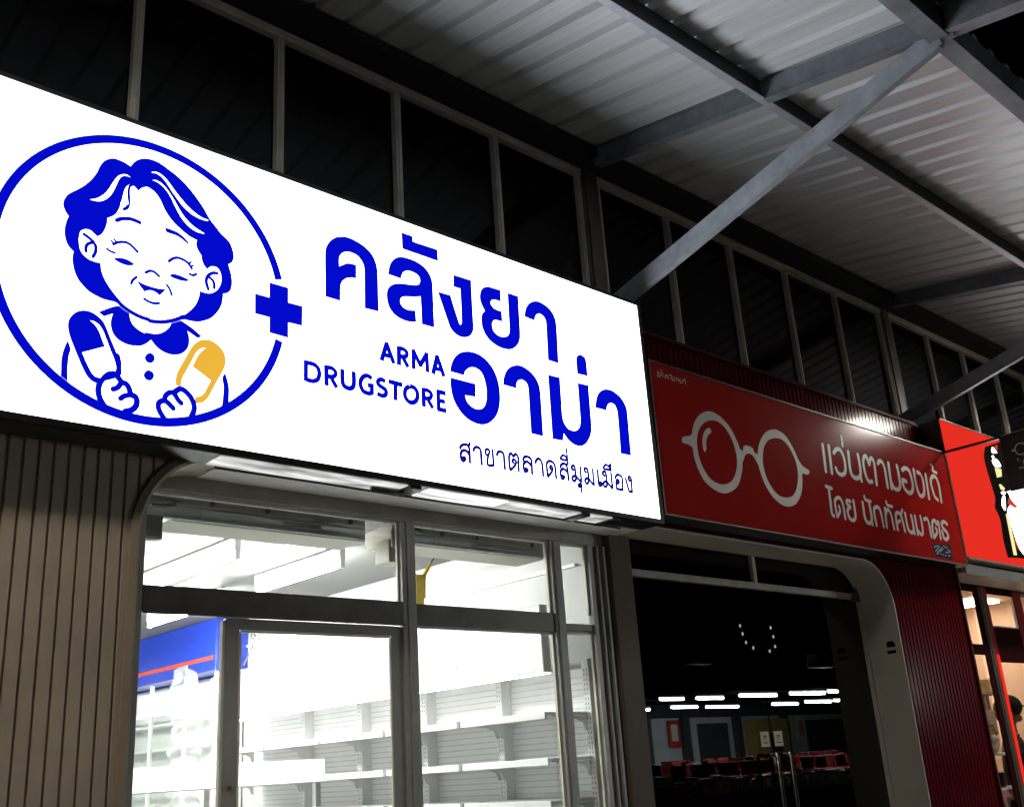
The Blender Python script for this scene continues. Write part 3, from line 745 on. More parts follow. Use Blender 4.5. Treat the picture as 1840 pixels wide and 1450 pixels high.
# ------------------------------------------------------------------ drugstore window
dw = thing('drugstore_window', (3.0, 0.03, 0.12), 'bright drugstore window with dark aluminium frames and a sliding door', 'shop window')
fr = MB()
fr.box(1.64, 4.36, -0.005, 0.024, 2.765, 2.84)
fr.box(1.64, 4.36, -0.012, -0.005, 2.768, 2.776)
fr.box(1.64, 1.755, -0.005, 0.024, 0.12, 2.765)
fr.build('frame', 'bronze', dw, 0.002)
f2 = MB()
for a, b, y in ((4.33, 4.362, -0.012), (4.40, 4.414, -0.01), (4.447, 4.463, -0.015)):
    f2.box(a, b, y, 0.024, 0.12, 2.765)
f2.box(4.362, 4.487, 0.02, 0.06, 0.12, 2.84)
f2.build('side_channel', 'bronze', dw, 0.002)
MB().box(1.755, 3.025, -0.010, 0.024, 2.27, 2.376).box(1.755, 3.025, -0.016, -0.010, 2.262, 2.274).box(3.105, 4.03, -0.002, 0.024, 2.272, 2.372).build('transom', 'dark_bronze', dw, 0.002)
MB().box(4.11, 4.33, 0.0, 0.024, 2.283, 2.322).build('transom', 'dark_bronze', dw, 0.002)
MB().box(3.018, 3.100, -0.012, 0.024, 0.12, 2.765).box(3.045, 3.06, -0.017, -0.012, 0.12, 2.765).build('mullion', 'bronze', dw, 0.003)
MB().box(4.03, 4.106, -0.012, 0.024, 0.12, 2.765).box(4.045, 4.058, -0.018, -0.012, 0.12, 2.765).build('mullion', 'bronze', dw, 0.003)
for a, b, c, d in ((1.755, 3.025, 2.376, 2.765), (3.105, 4.03, 2.372, 2.765), (4.106, 4.33, 2.322, 2.765), (1.755, 2.12, 0.14, 2.262), (3.105, 4.03, 0.14, 2.272), (4.106, 4.33, 0.14, 2.283)):
    MB().box(a, b, 0.028, 0.034, c, d).build('pane', 'pane', dw)
# pale beads stand in for bright reflections along the frame edges
bd = MB()
for a, b in ((1.755, 3.025), (3.105, 4.03), (4.106, 4.33)):
    bd.box(a, b, 0.012, 0.027, 2.752, 2.765)
    bd.box(b - 0.016, b, 0.012, 0.027, 2.376, 2.752)
for a, b, c in ((3.105, 4.03, 2.272), (4.106, 4.33, 2.283)):
    bd.box(b - 0.013, b, 0.012, 0.027, 0.14, c - 0.012); bd.box(a, b, 0.012, 0.027, c - 0.012, c)
bd.box(2.105, 2.117, 0.006, 0.027, 0.14, 2.25)
bd.build('glazing_bead', 'mull', dw)
sd = MB().box(2.117, 2.180, 0.004, 0.024, 0.14, 2.26).box(2.18, 2.955, 0.004, 0.024, 2.216, 2.26).box(2.955, 3.03, 0.004, 0.024, 0.14, 2.26).box(2.18, 2.955, 0.004, 0.024, 0.14, 0.26)
db = MB().box(2.182, 2.19, 0.002, 0.013, 0.26, 2.205).box(2.945, 2.953, 0.002, 0.013, 0.26, 2.205).box(2.19, 2.945, 0.002, 0.013, 2.206, 2.214)
sdo = sd.build('sliding_door', 'bronze', dw, 0.003)
MB().box(2.18, 2.955, 0.014, 0.019, 0.26, 2.205).build('pane', 'pane', sdo)
db.build('bead', 'mull', sdo)  # pale lines paint the bright reflection along the door edges
lk = MB()
for z in (1.60, 1.50):
    lk.tube([(2.148, 0.003, z), (2.148, -0.007, z)], 0.008, 10)
lk.build('lock', 'brass', sdo)

# ------------------------------------------------------------------ drugstore interior
def ac(x0, x1, z0, z1, label, pipes):
    t = thing('air_conditioner', ((x0 + x1) / 2, 0.35, z1), label, 'air conditioner', 'air conditioners above the drugstore window')
    MB().prism([(0.235, z0), (0.46, z0 + 0.0), (0.50, z0 + 0.06), (0.50, z1 - 0.02), (0.235, z1)], 'x', x0 + (0.14 if pipes else 0.02), x1).build('housing', 'ac_beige', t, 0.006)
    p = MB().box(x0, x1 - 0.01, 0.222, 0.235, z0 + 0.004, z1 - 0.004)
    p.box(x0 + 0.27, x0 + 0.275, 0.216, 0.222, z0 + 0.01, z1 - 0.02); p.box(x0 + 0.34, x1 - 0.15, 0.215, 0.222, z0 + 0.055, z0 + 0.061)
    p.box(x0 + 0.34, x1 - 0.15, 0.215, 0.222, z0 + 0.028, z0 + 0.034); p.box(x0 + 0.1, x1 - 0.06, 0.214, 0.222, z0 + 0.006, z0 + 0.012)
    p.box(x0 + 0.275, x0 + 0.34, 0.219, 0.222, z0 + 0.03, z0 + 0.035)
    p.box(x0 + 0.1, x1 - 0.05, 0.2, 0.222, z1 - 0.022, z1 - 0.012)
    p.build('back_plate', 'ac_plate', t, 0.002)
    for xx in (x0 + 0.32, (x0 + x1) / 2 + 0.02, x1 - 0.1):
        MB().tube([(xx, 0.222, (z0 + z1) / 2 + 0.012), (xx, 0.212, (z0 + z1) / 2 + 0.012)], 0.012, 12).build('fixing', 'ac_grey', t)
    q = MB()
    q.tube([(x0 - 0.02, 0.18, z0 - 0.03), (x0 - 0.02, 0.18, z1 - 0.07), (x0 + 0.02, 0.18, z1 - 0.045), (x0 + 0.10, 0.19, z1 - 0.045), (x0 + 0.17, 0.215, z1 - 0.055)], 0.017, 10)
    q.tube([(x0 + 0.0, 0.19, z1 - 0.02), (x0 + 0.02, 0.18, z1 - 0.01), (x0 + 0.045, 0.19, z1 - 0.03)], 0.009, 8)
    q.tube([(x0 + 0.03, 0.2, z0 + 0.045), (x0 + 0.1, 0.215, z0 + 0.055), (x0 + 0.15, 0.22, z0 + 0.07)], 0.008, 8)
    q.build('pipe', 'ac_grey', t, smooth=True)
    return t
ac(1.83, 2.985, 2.705, 2.855, 'grey backed air conditioner over the left half of the drugstore window', True)
ac(3.14, 4.215, 2.715, 2.835, 'grey backed air conditioner over the right half of the drugstore window', False)
b = MB().box(1.795, 1.90, 0.16, 0.21, 2.60, 2.70).box(1.80, 1.89, 0.15, 0.16, 2.605, 2.65).build('cable_box', 'ac_grey', None, 0.004)
tag(b, 'small grey junction box under the pipe of the left air conditioner', 'junction box')
b = MB().box(3.13, 3.235, 0.24, 0.36, 2.62, 2.735).build('cable_box', 'ac_beige', None, 0.004)
MB().box(3.165, 3.235, 0.236, 0.24, 2.625, 2.73).build('cover', 'black', b)
tag(b, 'dark faced junction box behind the middle window mullion under the ceiling', 'junction box')

def tube_lamp(x, y0, y1, z, label, group, m='tube', along='y'):
    t = thing('fluorescent_lamp', (x, (y0 + y1) / 2, z), label, 'ceiling lamp', group)
    MB().box(x - 0.02, x + 0.02, y0, y1, z - 0.02, z + 0.055).build('batten', 'shelf', t, 0.003)
    MB().tube([(x, y0 + 0.03, z - 0.05), (x, y1 - 0.03, z - 0.05)], 0.016, 10).build('tube', m, t)
    MB().box(x - 0.014, x + 0.014, y0, y0 + 0.03, z - 0.07, z - 0.02).build('holder', 'shelf', t)
    MB().box(x - 0.014, x + 0.014, y1 - 0.03, y1, z - 0.07, z - 0.02).build('holder', 'shelf', t)
    return t
GL = 'ceiling tubes inside the drugstore'
tube_lamp(2.92, 1.40, 2.64, 2.90, 'bright white tube lamp on the drugstore ceiling, nearer the left window edge', GL)
tube_lamp(3.62, 1.38, 2.42, 2.90, 'bright white tube lamp on the drugstore ceiling, nearer the middle mullion', GL)
tube_lamp(2.3, 3.4, 4.6, 2.90, 'white tube lamp on the drugstore ceiling behind the transom at far left', GL)  # from here down, unseen tubes added to brighten the shop
tube_lamp(1.5, 4.8, 6.0, 2.90, 'white tube lamp deep in the drugstore opposite the blue wall panel', GL)
tube_lamp(1.9, 2.9, 4.1, 2.90, 'white tube lamp second from the glass in the row hidden behind the brown cladding', GL)  # hidden row added to throw more light on the shelves
tube_lamp(1.9, 0.6, 1.3, 2.90, 'short white tube lamp just inside the glass behind the brown cladding', GL)
tube_lamp(1.9, 1.5, 2.7, 2.90, 'white tube lamp on the drugstore ceiling hidden behind the brown cladding', GL)
tube_lamp(2.92, 3.2, 4.4, 2.90, 'white tube lamp second from the glass in the row behind the left window', GL)
tube_lamp(3.62, 2.9, 4.1, 2.90, 'white tube lamp second from the glass in the row behind the middle mullion', GL)
tube_lamp(2.0, 5.6, 6.8, 2.90, 'white tube lamp at the back of the drugstore ceiling', GL)

# wall shelving along the right wall
def unit(y0, y1, label, proto=None):
    if proto:
        c = copy_tree(proto); c.location.y = (y0 + y1) / 2
        return tag(c, label)
    t = thing('wall_shelving', (4.3, (y0 + y1) / 2, 0.135), label, 'shelving', 'white shelving bays along the drugstore right wall')
    b = MB().box(4.50, 4.53, y0, y1, 0.14, 2.12)
    bp = b.build('back_panel', 'shelf_grey', t)
    b = MB(); z = 0.30
    while z < 2.07:
        b.box(4.498, 4.50, y0 + 0.03, y1 - 0.03, z, z + 0.007); z += 0.034
    b.build('slat_groove', 'slat_line', bp)  # grey strips paint the shade between the slats
    u = MB().box(4.42, 4.50, y0 - 0.026, y0 + 0.026, 0.14, 2.16)
    u.build('upright', 'white', t, 0.002)
    s_ = MB()
    z = 0.3
    while z < 2.1:
        for dy in (-0.012, 0.008):
            s_.box(4.4185, 4.42, y0 + dy, y0 + dy + 0.005, z, z + 0.012)
        z += 0.026
    s_.build('slot', 'shelf_dark', t)
    for z in (1.865, 1.63, 1.42, 1.15, 0.85, 0.5):
        sh = MB().box(4.10, 4.49, y0 + 0.004, y1 - 0.004, z - 0.006, z + 0.012).box(4.085, 4.10, y0 + 0.004, y1 - 0.004, z - 0.022, z + 0.014)
        so = sh.build('shelf', 'shelf', t, 0.002)
        MB().box(4.08, 4.115, y1 - 0.028, y1 + 0.0, z - 0.024, z + 0.016).build('end_clip', 'shelf_dark', so)
        for yy in (y0 + 0.02, y1 - 0.02):
            MB().prism([(4.42, z - 0.008), (4.16, z - 0.008), (4.17, z - 0.016), (4.33, z - 0.024), (4.385, z - 0.045), (4.40, z - 0.085), (4.42, z - 0.09)], 'y', yy - 0.004, yy + 0.004).build('bracket', 'shelf', so)
    hd = MB().box(4.10, 4.16, y0 + 0.002, y1 - 0.002, 2.085, 2.45).build('header_panel', 'white', t, 0.003)
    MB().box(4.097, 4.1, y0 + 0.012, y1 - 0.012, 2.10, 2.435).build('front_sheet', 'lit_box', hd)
    MB().box(4.112, 4.158, y0 + 0.01, y1 - 0.01, 2.079, 2.084).build('canopy_light', 'led', hd)  # unseen strip added to brighten the shelf backs
    MB().box(4.16, 4.5, y0 + 0.05, y0 + 0.07, 2.30, 2.33).build('header_arm', 'shelf', t); MB().box(4.16, 4.5, y1 - 0.07, y1 - 0.05, 2.30, 2.33).build('header_arm', 'shelf', t)
    return t
U0 = unit(0.178, 0.915, 'white shelving bay nearest the window, at the right end of the drugstore wall')
unit(0.915, 1.652, 'white shelving bay second from the window, behind the right pane', U0)
unit(1.652, 2.389, 'white shelving bay third from the window, split by the middle mullion', U0)
unit(2.389, 3.126, 'white shelving bay fourth from the window, seen through the sliding door', U0)
unit(3.126, 3.86, 'white shelving bay farthest from the window, next to the blue panel', U0)

# middle display rack with a plain white header
t = thing('display_rack', (2.9, 2.0, 0.135), 'low free-standing white rack with a blank header board behind the sliding door', 'display rack')
hb = MB().box(1.85, 3.752, 1.79, 1.83, 1.60, 1.735).build('header_board', 'white', t, 0.004)
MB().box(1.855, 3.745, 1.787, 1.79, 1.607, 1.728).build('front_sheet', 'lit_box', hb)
for x in (1.9, 2.45, 3.0, 3.735):
    MB().box(x - 0.018, x + 0.018, 1.84, 1.88, 0.14, 1.62).build('post', 'shelf_dark' if x > 3.7 else 'shelf', t, 0.002)
for z in (1.44, 1.15, 0.85, 0.5):
    MB().box(1.87, 3.75, 1.84, 2.2, z, z + 0.02).box(1.87, 3.75, 1.83, 1.84, z - 0.015, z + 0.022).build('shelf', 'shelf', t, 0.002)
MB().box(1.87, 3.75, 2.2, 2.22, 0.14, 1.42).build('back_panel', 'shelf_grey', t)

# blue wall panel and cabinets under it
t = thing('blue_fascia', (4.4, 5.6, 2.53), 'glossy blue fascia box with a thin orange stripe high on the drugstore wall', 'fascia')
MB().box(4.255, 4.55, 4.2, 7.5, 2.53, 2.955).build('panel', 'blue_panel', t, 0.004)
MB().box(4.251, 4.255, 4.24, 7.5, 2.618, 2.652).build('stripe', 'orange_line', t)
t = thing('display_cabinet', (4.4, 5.6, 0.135), 'tall white glass-fronted cabinet below the blue fascia', 'cabinet')
MB().box(4.50, 4.54, 4.25, 7.4, 0.14, 2.52).build('back_panel', 'white', t)
cf = MB()
for y in (4.25, 4.80, 5.47, 6.2, 6.9):
    cf.box(4.29, 4.32, y, y + 0.03, 0.14, 2.52)
for z in (2.245, 1.62, 1.0):
    cf.box(4.29, 4.32, 4.25, 7.4, z, z + 0.025)
cf.build('frame', 'shelf', t, 0.002)
for z in (2.16, 1.95, 1.75, 1.45, 1.2, 0.8):
    MB().box(4.325, 4.49, 4.28, 7.38, z, z + 0.015).build('shelf', 'shelf_grey', t)
MB().box(4.300, 4.304, 4.28, 7.38, 0.16, 2.24).build('pane', 'pane', t)
# crumpled clear plastic wrap hanging off the cabinet end
pm = bpy.data.materials.new('crumpled_clear_plastic'); pm.use_nodes = True
pb = pm.node_tree.nodes['Principled BSDF']
pb.inputs['Base Color'].default_value = (0.9, 0.9, 0.9, 1); pb.inputs['Roughness'].default_value = 0.12; pb.inputs['Alpha'].default_value = 0.16
pl = MB(); nx, nz = 16, 26
grid = [[(3.62 + 0.42 * i / nx + 0.03 * math.sin(3 * k) + random.uniform(-.01, .01), 3.62 + 0.05 * math.sin(i * 1.7 + k * .6) + random.uniform(-.012, .012), 2.42 - 1.5 * k / nz + 0.08 * math.sin(i * 0.5) + random.uniform(-.01, .01)) for i in range(nx + 1)] for k in range(nz + 1)]
for k in range(nz):
    for i in range(nx):
        pl.face([grid[k][i], grid[k][i + 1], grid[k + 1][i + 1], grid[k + 1][i]])
tag(pl.build('plastic_wrap', pm, smooth=True), 'crumpled clear plastic wrap hanging in front of the white cabinet', 'plastic wrap')
tag(MB().tube([(4.49, 3.98, 2.94), (4.49, 3.99, 2.83), (4.49, 4.05, 2.80), (4.49, 4.03, 2.765), (4.49, 3.97, 2.78), (4.49, 4.0, 2.81), (4.49, 4.02, 2.70), (4.49, 4.12, 2.60), (4.49, 4.16, 2.565)], 0.007, 8).build('wall_cable', 'ac_grey', None, smooth=True), 'thin grey cable looping down the white wall beside the blue fascia', 'cable')
t = thing('yellow_hose', (3.95, 1.0, 2.7), 'yellow plastic hose end poking up behind the middle mullion', 'hose')
MB().tube([(3.93, 1.0, 2.60), (3.935, 1.0, 2.70), (3.95, 1.0, 2.745), (3.985, 1.0, 2.79), (4.005, 1.0, 2.82)], [0.022, 0.02, 0.014, 0.012, 0.006], 10).build('hose', 'yellow', t, smooth=True)
MB().box(3.87, 3.93, 0.98, 1.02, 2.55, 2.74).build('box', 'yellow', t, 0.004)
MB().tube([(4.005, 1.0, 2.82), (4.03, 1.0, 2.85), (4.06, 1.0, 2.955)], 0.006, 8).build('wire', 'ac_grey', t)
# ------------------------------------------------------------------ drugstore sign
ds = thing('drugstore_sign', (2.6, -0.35, 2.81), 'wide glowing white lightbox with blue lettering and a smiling face emblem above the drugstore window', 'shop sign')
cs = MB()
X0, X1, Z0, Z1 = 0.69, 4.503, 2.8136, 4.142
cs.box(X0, X1, -0.425, -0.27, Z0, Z0 + 0.024); cs.box(X0, X1, -0.425, -0.27, Z1 - 0.018, Z1)
cs.box(X0, X0 + 0.02, -0.425, -0.27, Z0 + 0.024, Z1 - 0.018); cs.box(X1 - 0.024, X1, -0.425, -0.27, Z0 + 0.024, Z1 - 0.018)
cs.box(X0 + 0.02, X1 - 0.024, -0.29, -0.27, Z0 + 0.024, Z1 - 0.018)
cs.box(X0, X1, -0.436, -0.425, Z0, Z0 + 0.026); cs.box(X0, X1, -0.436, -0.425, Z1 - 0.02, Z1)
cs.box(X0, X0 + 0.02, -0.436, -0.425, Z0 + 0.026, Z1 - 0.02); cs.box(X1 - 0.026, X1, -0.436, -0.425, Z0 + 0.026, Z1 - 0.02)
cs.build('case', 'black', ds, 0.002)
fc = MB()
for i in range(6):
    a = X0 + 0.02 + (X1 - 0.024 - X0 - 0.02) * i / 6; b = X0 + 0.02 + (X1 - 0.024 - X0 - 0.02) * (i + 1) / 6
    fc.face([(a, -0.4295, Z0 + 0.02), (b, -0.4295, Z0 + 0.02), (b, -0.4295, Z1 - 0.015), (a, -0.4295, Z1 - 0.015)])
fc.build('face_panel', 'lit_white', ds)
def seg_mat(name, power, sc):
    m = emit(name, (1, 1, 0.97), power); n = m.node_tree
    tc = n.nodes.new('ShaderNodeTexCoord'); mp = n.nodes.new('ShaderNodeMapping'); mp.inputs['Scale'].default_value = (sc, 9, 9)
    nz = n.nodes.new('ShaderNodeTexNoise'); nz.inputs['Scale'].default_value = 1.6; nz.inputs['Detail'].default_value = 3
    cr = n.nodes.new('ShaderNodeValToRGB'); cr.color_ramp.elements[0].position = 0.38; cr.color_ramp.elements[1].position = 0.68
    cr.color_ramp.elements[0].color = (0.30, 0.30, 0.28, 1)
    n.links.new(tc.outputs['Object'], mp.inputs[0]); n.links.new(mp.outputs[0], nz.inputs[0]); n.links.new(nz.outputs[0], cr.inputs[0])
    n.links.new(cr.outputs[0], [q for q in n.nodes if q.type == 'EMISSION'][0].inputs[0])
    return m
m1 = seg_mat('light_leak_dim', 0.68, 2.0); m2 = seg_mat('light_leak_bright', 1.2, 1.2)  # streaky brightness is put into the emission colour
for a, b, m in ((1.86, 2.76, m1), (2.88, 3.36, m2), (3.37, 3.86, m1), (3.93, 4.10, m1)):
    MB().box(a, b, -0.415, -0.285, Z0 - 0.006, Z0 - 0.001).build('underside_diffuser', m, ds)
br = MB()
for x in (2.80, 3.895, 4.13):
    br.box(x - 0.03, x + 0.03, -0.42, -0.275, Z0 - 0.016, Z0 - 0.0012)
br.tube([(1.9, -0.287, Z0 - 0.012), (2.4, -0.284, Z0 - 0.010), (3.0, -0.287, Z0 - 0.014), (3.6, -0.285, Z0 - 0.010), (4.3, -0.287, Z0 - 0.012)], 0.006, 8)
br.tube([(2.62, -0.33, Z0 - 0.014), (2.70, -0.35, Z0 - 0.02), (2.78, -0.34, Z0 - 0.014)], 0.014, 8)
br.build('underside_bracket', 'black', ds)
SW = 0.0008   # letter edges are cut a little full so that the glare of the panel does not thin them
# emblem: ring, portrait, highlights, capsule
ring = MB(); cx, cz, ro, ri = 1.5343, 3.472, 0.5938, 0.5615
ro += SW; ri -= SW
A = [R(14.9 + (347.2 - 14.9) * i / 120) for i in range(121)]
for a, b in zip(A, A[1:]):
    ring.face([(cx + ri * math.cos(a), -0.4300, cz + ri * math.sin(a)), (cx + ro * math.cos(a), -0.4300, cz + ro * math.sin(a)), (cx + ro * math.cos(b), -0.4300, cz + ro * math.sin(b)), (cx + ri * math.cos(b), -0.4300, cz + ri * math.sin(b))])
hl = MB()
for a, b in zip(A, A[1:]):
    hl.face([(cx + (ri - .0018) * math.cos(a), -0.4297, cz + (ri - .0018) * math.sin(a)), (cx + (ro + .0018) * math.cos(a), -0.4297, cz + (ro + .0018) * math.sin(a)), (cx + (ro + .0018) * math.cos(b), -0.4297, cz + (ro + .0018) * math.sin(b)), (cx + (ri - .0018) * math.cos(b), -0.4297, cz + (ri - .0018) * math.sin(b))])
em = ring.build('emblem_ring', 'lit_blue', ds)
hl.build('vinyl_edge', 'lit_edge', em)  # same painted glow border around the ring
vinyl('emblem_portrait', T_HAIR, 1.0, 2.8, -0.4302, 'lit_blue', ds, swell=SW, halo='lit_edge')
tw = T_WHITE.strip().splitlines()
vinyl('hair_highlight', '\n'.join(tw[:3] + tw[4:]), 1.0, 2.8, -0.4335, 'lit_white', ds, swell=-0.001)
vinyl('capsule_highlight', tw[3], 1.0, 2.8, -0.4335, 'lit_white', ds, swell=-0.0012)
vinyl('emblem_capsule', T_YEL, 1.0, 2.8, -0.4302, 'lit_yellow', ds, swell=SW, halo='lit_edge_warm')
vinyl('main_lettering', T_BIG, 1.0, 2.8, -0.4302, 'lit_blue', ds, swell=SW, halo='lit_edge')
vinyl('branch_lettering', T_SMALL, 1.0, 2.8, -0.4302, 'lit_navy', ds, swell=0.0018, halo='lit_edge')
tl = T_LAT.strip().splitlines()
vinyl('upper_latin_lettering', '\n'.join(tl[:8]), 1.0, 2.8, -0.4302, 'lit_blue', ds, swell=0.0018, halo='lit_edge')
vinyl('lower_latin_lettering', '\n'.join(tl[8:]), 1.0, 2.8, -0.4302, 'lit_blue', ds, swell=0.0018, halo='lit_edge')

# ------------------------------------------------------------------ optician sign
osg = thing('optician_sign', (6.4, -0.35, 2.87), 'unlit red sign with big white round spectacles and Thai lettering', 'shop sign')
X0, X1, Z0, Z1 = 4.535, 8.24, 2.873, 3.805
MB().box(X0, X1, -0.415, -0.275, Z0, Z1).build('case', 'black', osg, 0.002)
MB().face([(X0 + 0.01, -0.4165, Z0 + 0.01), (X1 - 0.01, -0.4165, Z0 + 0.01), (X1 - 0.01, -0.4165, Z1 - 0.01), (X0 + 0.01, -0.4165, Z1 - 0.01)]).build('face_panel', 'red_vinyl', osg)
tr = MB()
tr.box(X0, X1, -0.424, -0.4155, Z1 - 0.010, Z1 - 0.002); tr.box(X0, X1, -0.424, -0.4155, Z0 + 0.002, Z0 + 0.010)
tr.box(X0, X0 + 0.010, -0.424, -0.4155, Z0 + 0.010, Z1 - 0.010); tr.box(X1 - 0.010, X1, -0.424, -0.4155, Z0 + 0.010, Z1 - 0.010)
tr.build('edge_trim', 'dark_bronze', osg)
vinyl('spectacles_mark', T_GLASS, 4.5, 2.8, -0.4172, 'grey_vinyl', osg)
vinyl('lettering', T_RED, 4.5, 2.8, -0.4172, 'grey_vinyl', osg)
vinyl('corner_lettering', T_TL, 4.5, 2.8, -0.4172, 'grey_vinyl', osg)
bdg = vinyl('corner_badge', T_BRECT, 4.5, 2.8, -0.4172, 'navy', osg)
vinyl('badge_lettering', T_BADGE, 4.5, 2.8, -0.4178, 'grey_ink', bdg, swell=-0.0013)

# ------------------------------------------------------------------ restaurant sign
rs = thing('restaurant_sign', (10.2, -0.35, 2.95), 'glowing bright red sign at the right edge with a white bird-like figure outlined in black', 'shop sign')
X0, X1, Z0, Z1 = 8.262, 12.2, 2.945, 4.095
MB().box(X0, X1, -0.415, -0.2, Z0, Z1).box(X0, X1, -0.43, -0.415, Z0 - 0.012, Z0 + 0.006).box(X0, X1, -0.428, -0.415, Z1 - 0.004, Z1 + 0.006).build('case', 'dark_bronze', rs, 0.002)
MB().face([(X0 + 0.004, -0.4175, Z0 + 0.006), (X1 - 0.01, -0.4175, Z0 + 0.006), (X1 - 0.01, -0.4175, Z1 - 0.004), (X0 + 0.004, -0.4175, Z1 - 0.004)]).build('face_panel', 'lit_red', rs)
vinyl('black_outline', T_DB, 8.2, 2.8, -0.4185, 'black_ink', rs)
vinyl('white_figure', T_DW, 8.2, 2.8, -0.4195, 'lit_white2', rs)
MB().face([(10.55 + 1.1 * math.cos(t), -0.4199, 3.50 + 0.5 * math.sin(t)) for t in [R(q) for q in range(0, 360, 10)]]).build('white_figure', 'lit_white2', rs)  # ellipse added out of view to whiten the light on the roof
vinyl('yellow_patch', T_DY, 8.2, 2.8, -0.4205, 'lit_cream', rs)
vinyl('red_scarf', T_DR, 8.2, 2.8, -0.4205, 'lit_red2', rs)
vinyl('eye', T_DK, 8.2, 2.8, -0.4212, 'black_ink', rs)
sf = MB().box(8.44, 13, -0.3, -0.002, 2.862, 2.93).box(8.44, 13, -0.31, -0.3, 2.85, 2.935).build('soffit_panel', 'mull', None, 0.003)
tag(sf, 'grey metal soffit strip running under the glowing red restaurant sign', 'soffit')

# ------------------------------------------------------------------ hanging blade sign
bs = thing('hanging_sign', (8.2, -1.0, 3.79), 'small dark maroon hanging sign with faint spectacles, sticking out in front of the restaurant sign', 'hanging sign')
MB().box(8.185, 8.215, -1.45, -0.885, 3.365, 3.785).build('board', 'maroon', bs, 0.003)
rod = MB().box(8.186, 8.214, -1.45, -0.40, 3.785, 3.803)
rod.build('arm', 'black', bs, 0.002)
MB().box(8.183, 8.186, -1.44, -0.9, 3.803, 3.807).build('arm_strip', 'mull', bs)
bl = MB(); xx = 8.1842
def ringYZ(mb, cy, cz, r0, r1, n=36):
    for i in range(n):
        a, b = 2 * math.pi * i / n, 2 * math.pi * (i + 1) / n
        mb.face([(xx, cy + r0 * math.cos(a), cz + r0 * math.sin(a)), (xx, cy + r1 * math.cos(a), cz + r1 * math.sin(a)), (xx, cy + r1 * math.cos(b), cz + r1 * math.sin(b)), (xx, cy + r0 * math.cos(b), cz + r0 * math.sin(b))])
ringYZ(bl, -1.03, 3.665, 0.040, 0.049); ringYZ(bl, -1.24, 3.665, 0.040, 0.049)
def bq(y0, z0, y1, z1): bl.face([(xx, y0, z0), (xx, y1, z0), (xx, y1, z1), (xx, y0, z1)])
bq(-0.985, 3.66, -0.958, 3.674); bq(-1.082, 3.672, -1.19, 3.684); bq(-1.288, 3.66, -1.315, 3.674)
bl.build('spectacles_mark', 'grey_line', bs)
bl = MB()
for (u, v) in ((0.0, 0), (0.075, 0), ):
    bq(-0.985 - u, 3.53, -0.996 - u, 3.60) if u == 0 else None
bq(-0.985, 3.515, -0.996, 3.575); bq(-1.025, 3.515, -1.036, 3.575); bq(-0.996, 3.515, -1.025, 3.526)
ringYZ(bl, -1.085, 3.545, 0.022, 0.033)
bq(-1.13, 3.515, -1.141, 3.575); bq(-1.175, 3.515, -1.186, 3.575); bq(-1.141, 3.515, -1.175, 3.526)
bl.build('lettering', 'grey_line', bs)

# ------------------------------------------------------------------ optician doors
od = thing('optician_doors', (6.0, 0.03, 0.12), 'closed dark glass optician doors mirroring the market across the road', 'glass doors')
MB().box(4.664, 7.25, -0.01, 0.06, 2.618, 2.66).build('transom', 'beige_dirty', od, 0.003)
MB().box(7.222, 7.25, -0.012, 0.06, 0.12, 2.838).build('frame', 'mull', od, 0.002)
MB().box(5.92, 5.958, -0.006, 0.055, 2.66, 2.838).build('hanger', 'beige_dirty', od, 0.003)
MB().prism([(7.10, 2.60), (7.22, 2.60), (7.22, 2.74)], 'y', -0.02, -0.008).build('corner_bracket', 'dark_bronze', od)
for a, b in ((4.67, 5.90), (5.908, 7.22)):
    dr = MB().box(a, b, 0.018, 0.026, 0.14, 2.615).build('door', 'dark_pane', od)
MB().box(4.664, 7.22, 0.02, 0.026, 2.665, 2.84).build('pane', 'dark_pane', od)
for x in (5.834, 5.977):
    hd = MB().tube([(x, 0.015, 1.575), (x, -0.045, 1.583), (x, -0.055, 1.57), (x, -0.055, 0.72), (x, 0.015, 0.70)], 0.014, 10)
    hd.build('handle', 'chrome', od, smooth=True)
for x, lab in ((5.828, 'cream paper notice taped to the left door of the dark optician shop'), (5.975, 'cream paper notice taped to the right door of the dark optician shop')):
    nb = MB().box(x - 0.045, x + 0.042, 0.0125, 0.0165, 1.632, 1.722).build('paper_notice', 'paper')
    tag(nb, lab, 'notice', 'paper notices on the optician doors')
    pr = MB()
    for z0, z1, a, b in ((1.69, 1.70, -0.02, 0.02), (1.682, 1.688, -0.026, 0.015), (1.652, 1.66, -0.03, 0.025), (1.672, 1.675, -0.03, 0.03)):
        pr.box(x + a, x + b, 0.0118, 0.0125, z0, z1)
    pr.build('print', 'brown_ink', nb)

# ------------------------------------------------------------------ restaurant front
rf = thing('restaurant_window', (9.8, 0.03, 0.12), 'narrow red and olive framed restaurant window glowing warm at the right edge', 'shop window')
MB().box(8.42, 8.915, -0.004, 0.06, 0.12, 2.862).build('side_panel', 'rest_dark', rf)
MB().box(8.915, 8.955, -0.004, 0.012, 0.12, 2.835).build('frame', 'rest_grey', rf, 0.003)
MB().box(9.20, 9.275, -0.004, 0.012, 0.12, 2.86).build('frame', 'rest_dark', rf, 0.003)
MB().box(9.275, 9.355, -0.012, 0.012, 0.12, 2.86).box(9.30, 9.32, -0.018, -0.012, 0.12, 2.86).build('frame', 'rest_grey', rf, 0.004)
MB().box(9.355, 9.445, -0.008, 0.012, 0.12, 2.86).build('post', 'rest_red', rf, 0.004)
MB().box(9.995, 10.165, -0.008, 0.012, 0.12, 2.86).build('post', 'rest_red', rf, 0.004)
MB().box(9.385, 9.44, -0.011, -0.0085, 0.12, 2.27).build('lit_strip', 'lit_red', rf)  # emissive strip added to make the lower red post glow
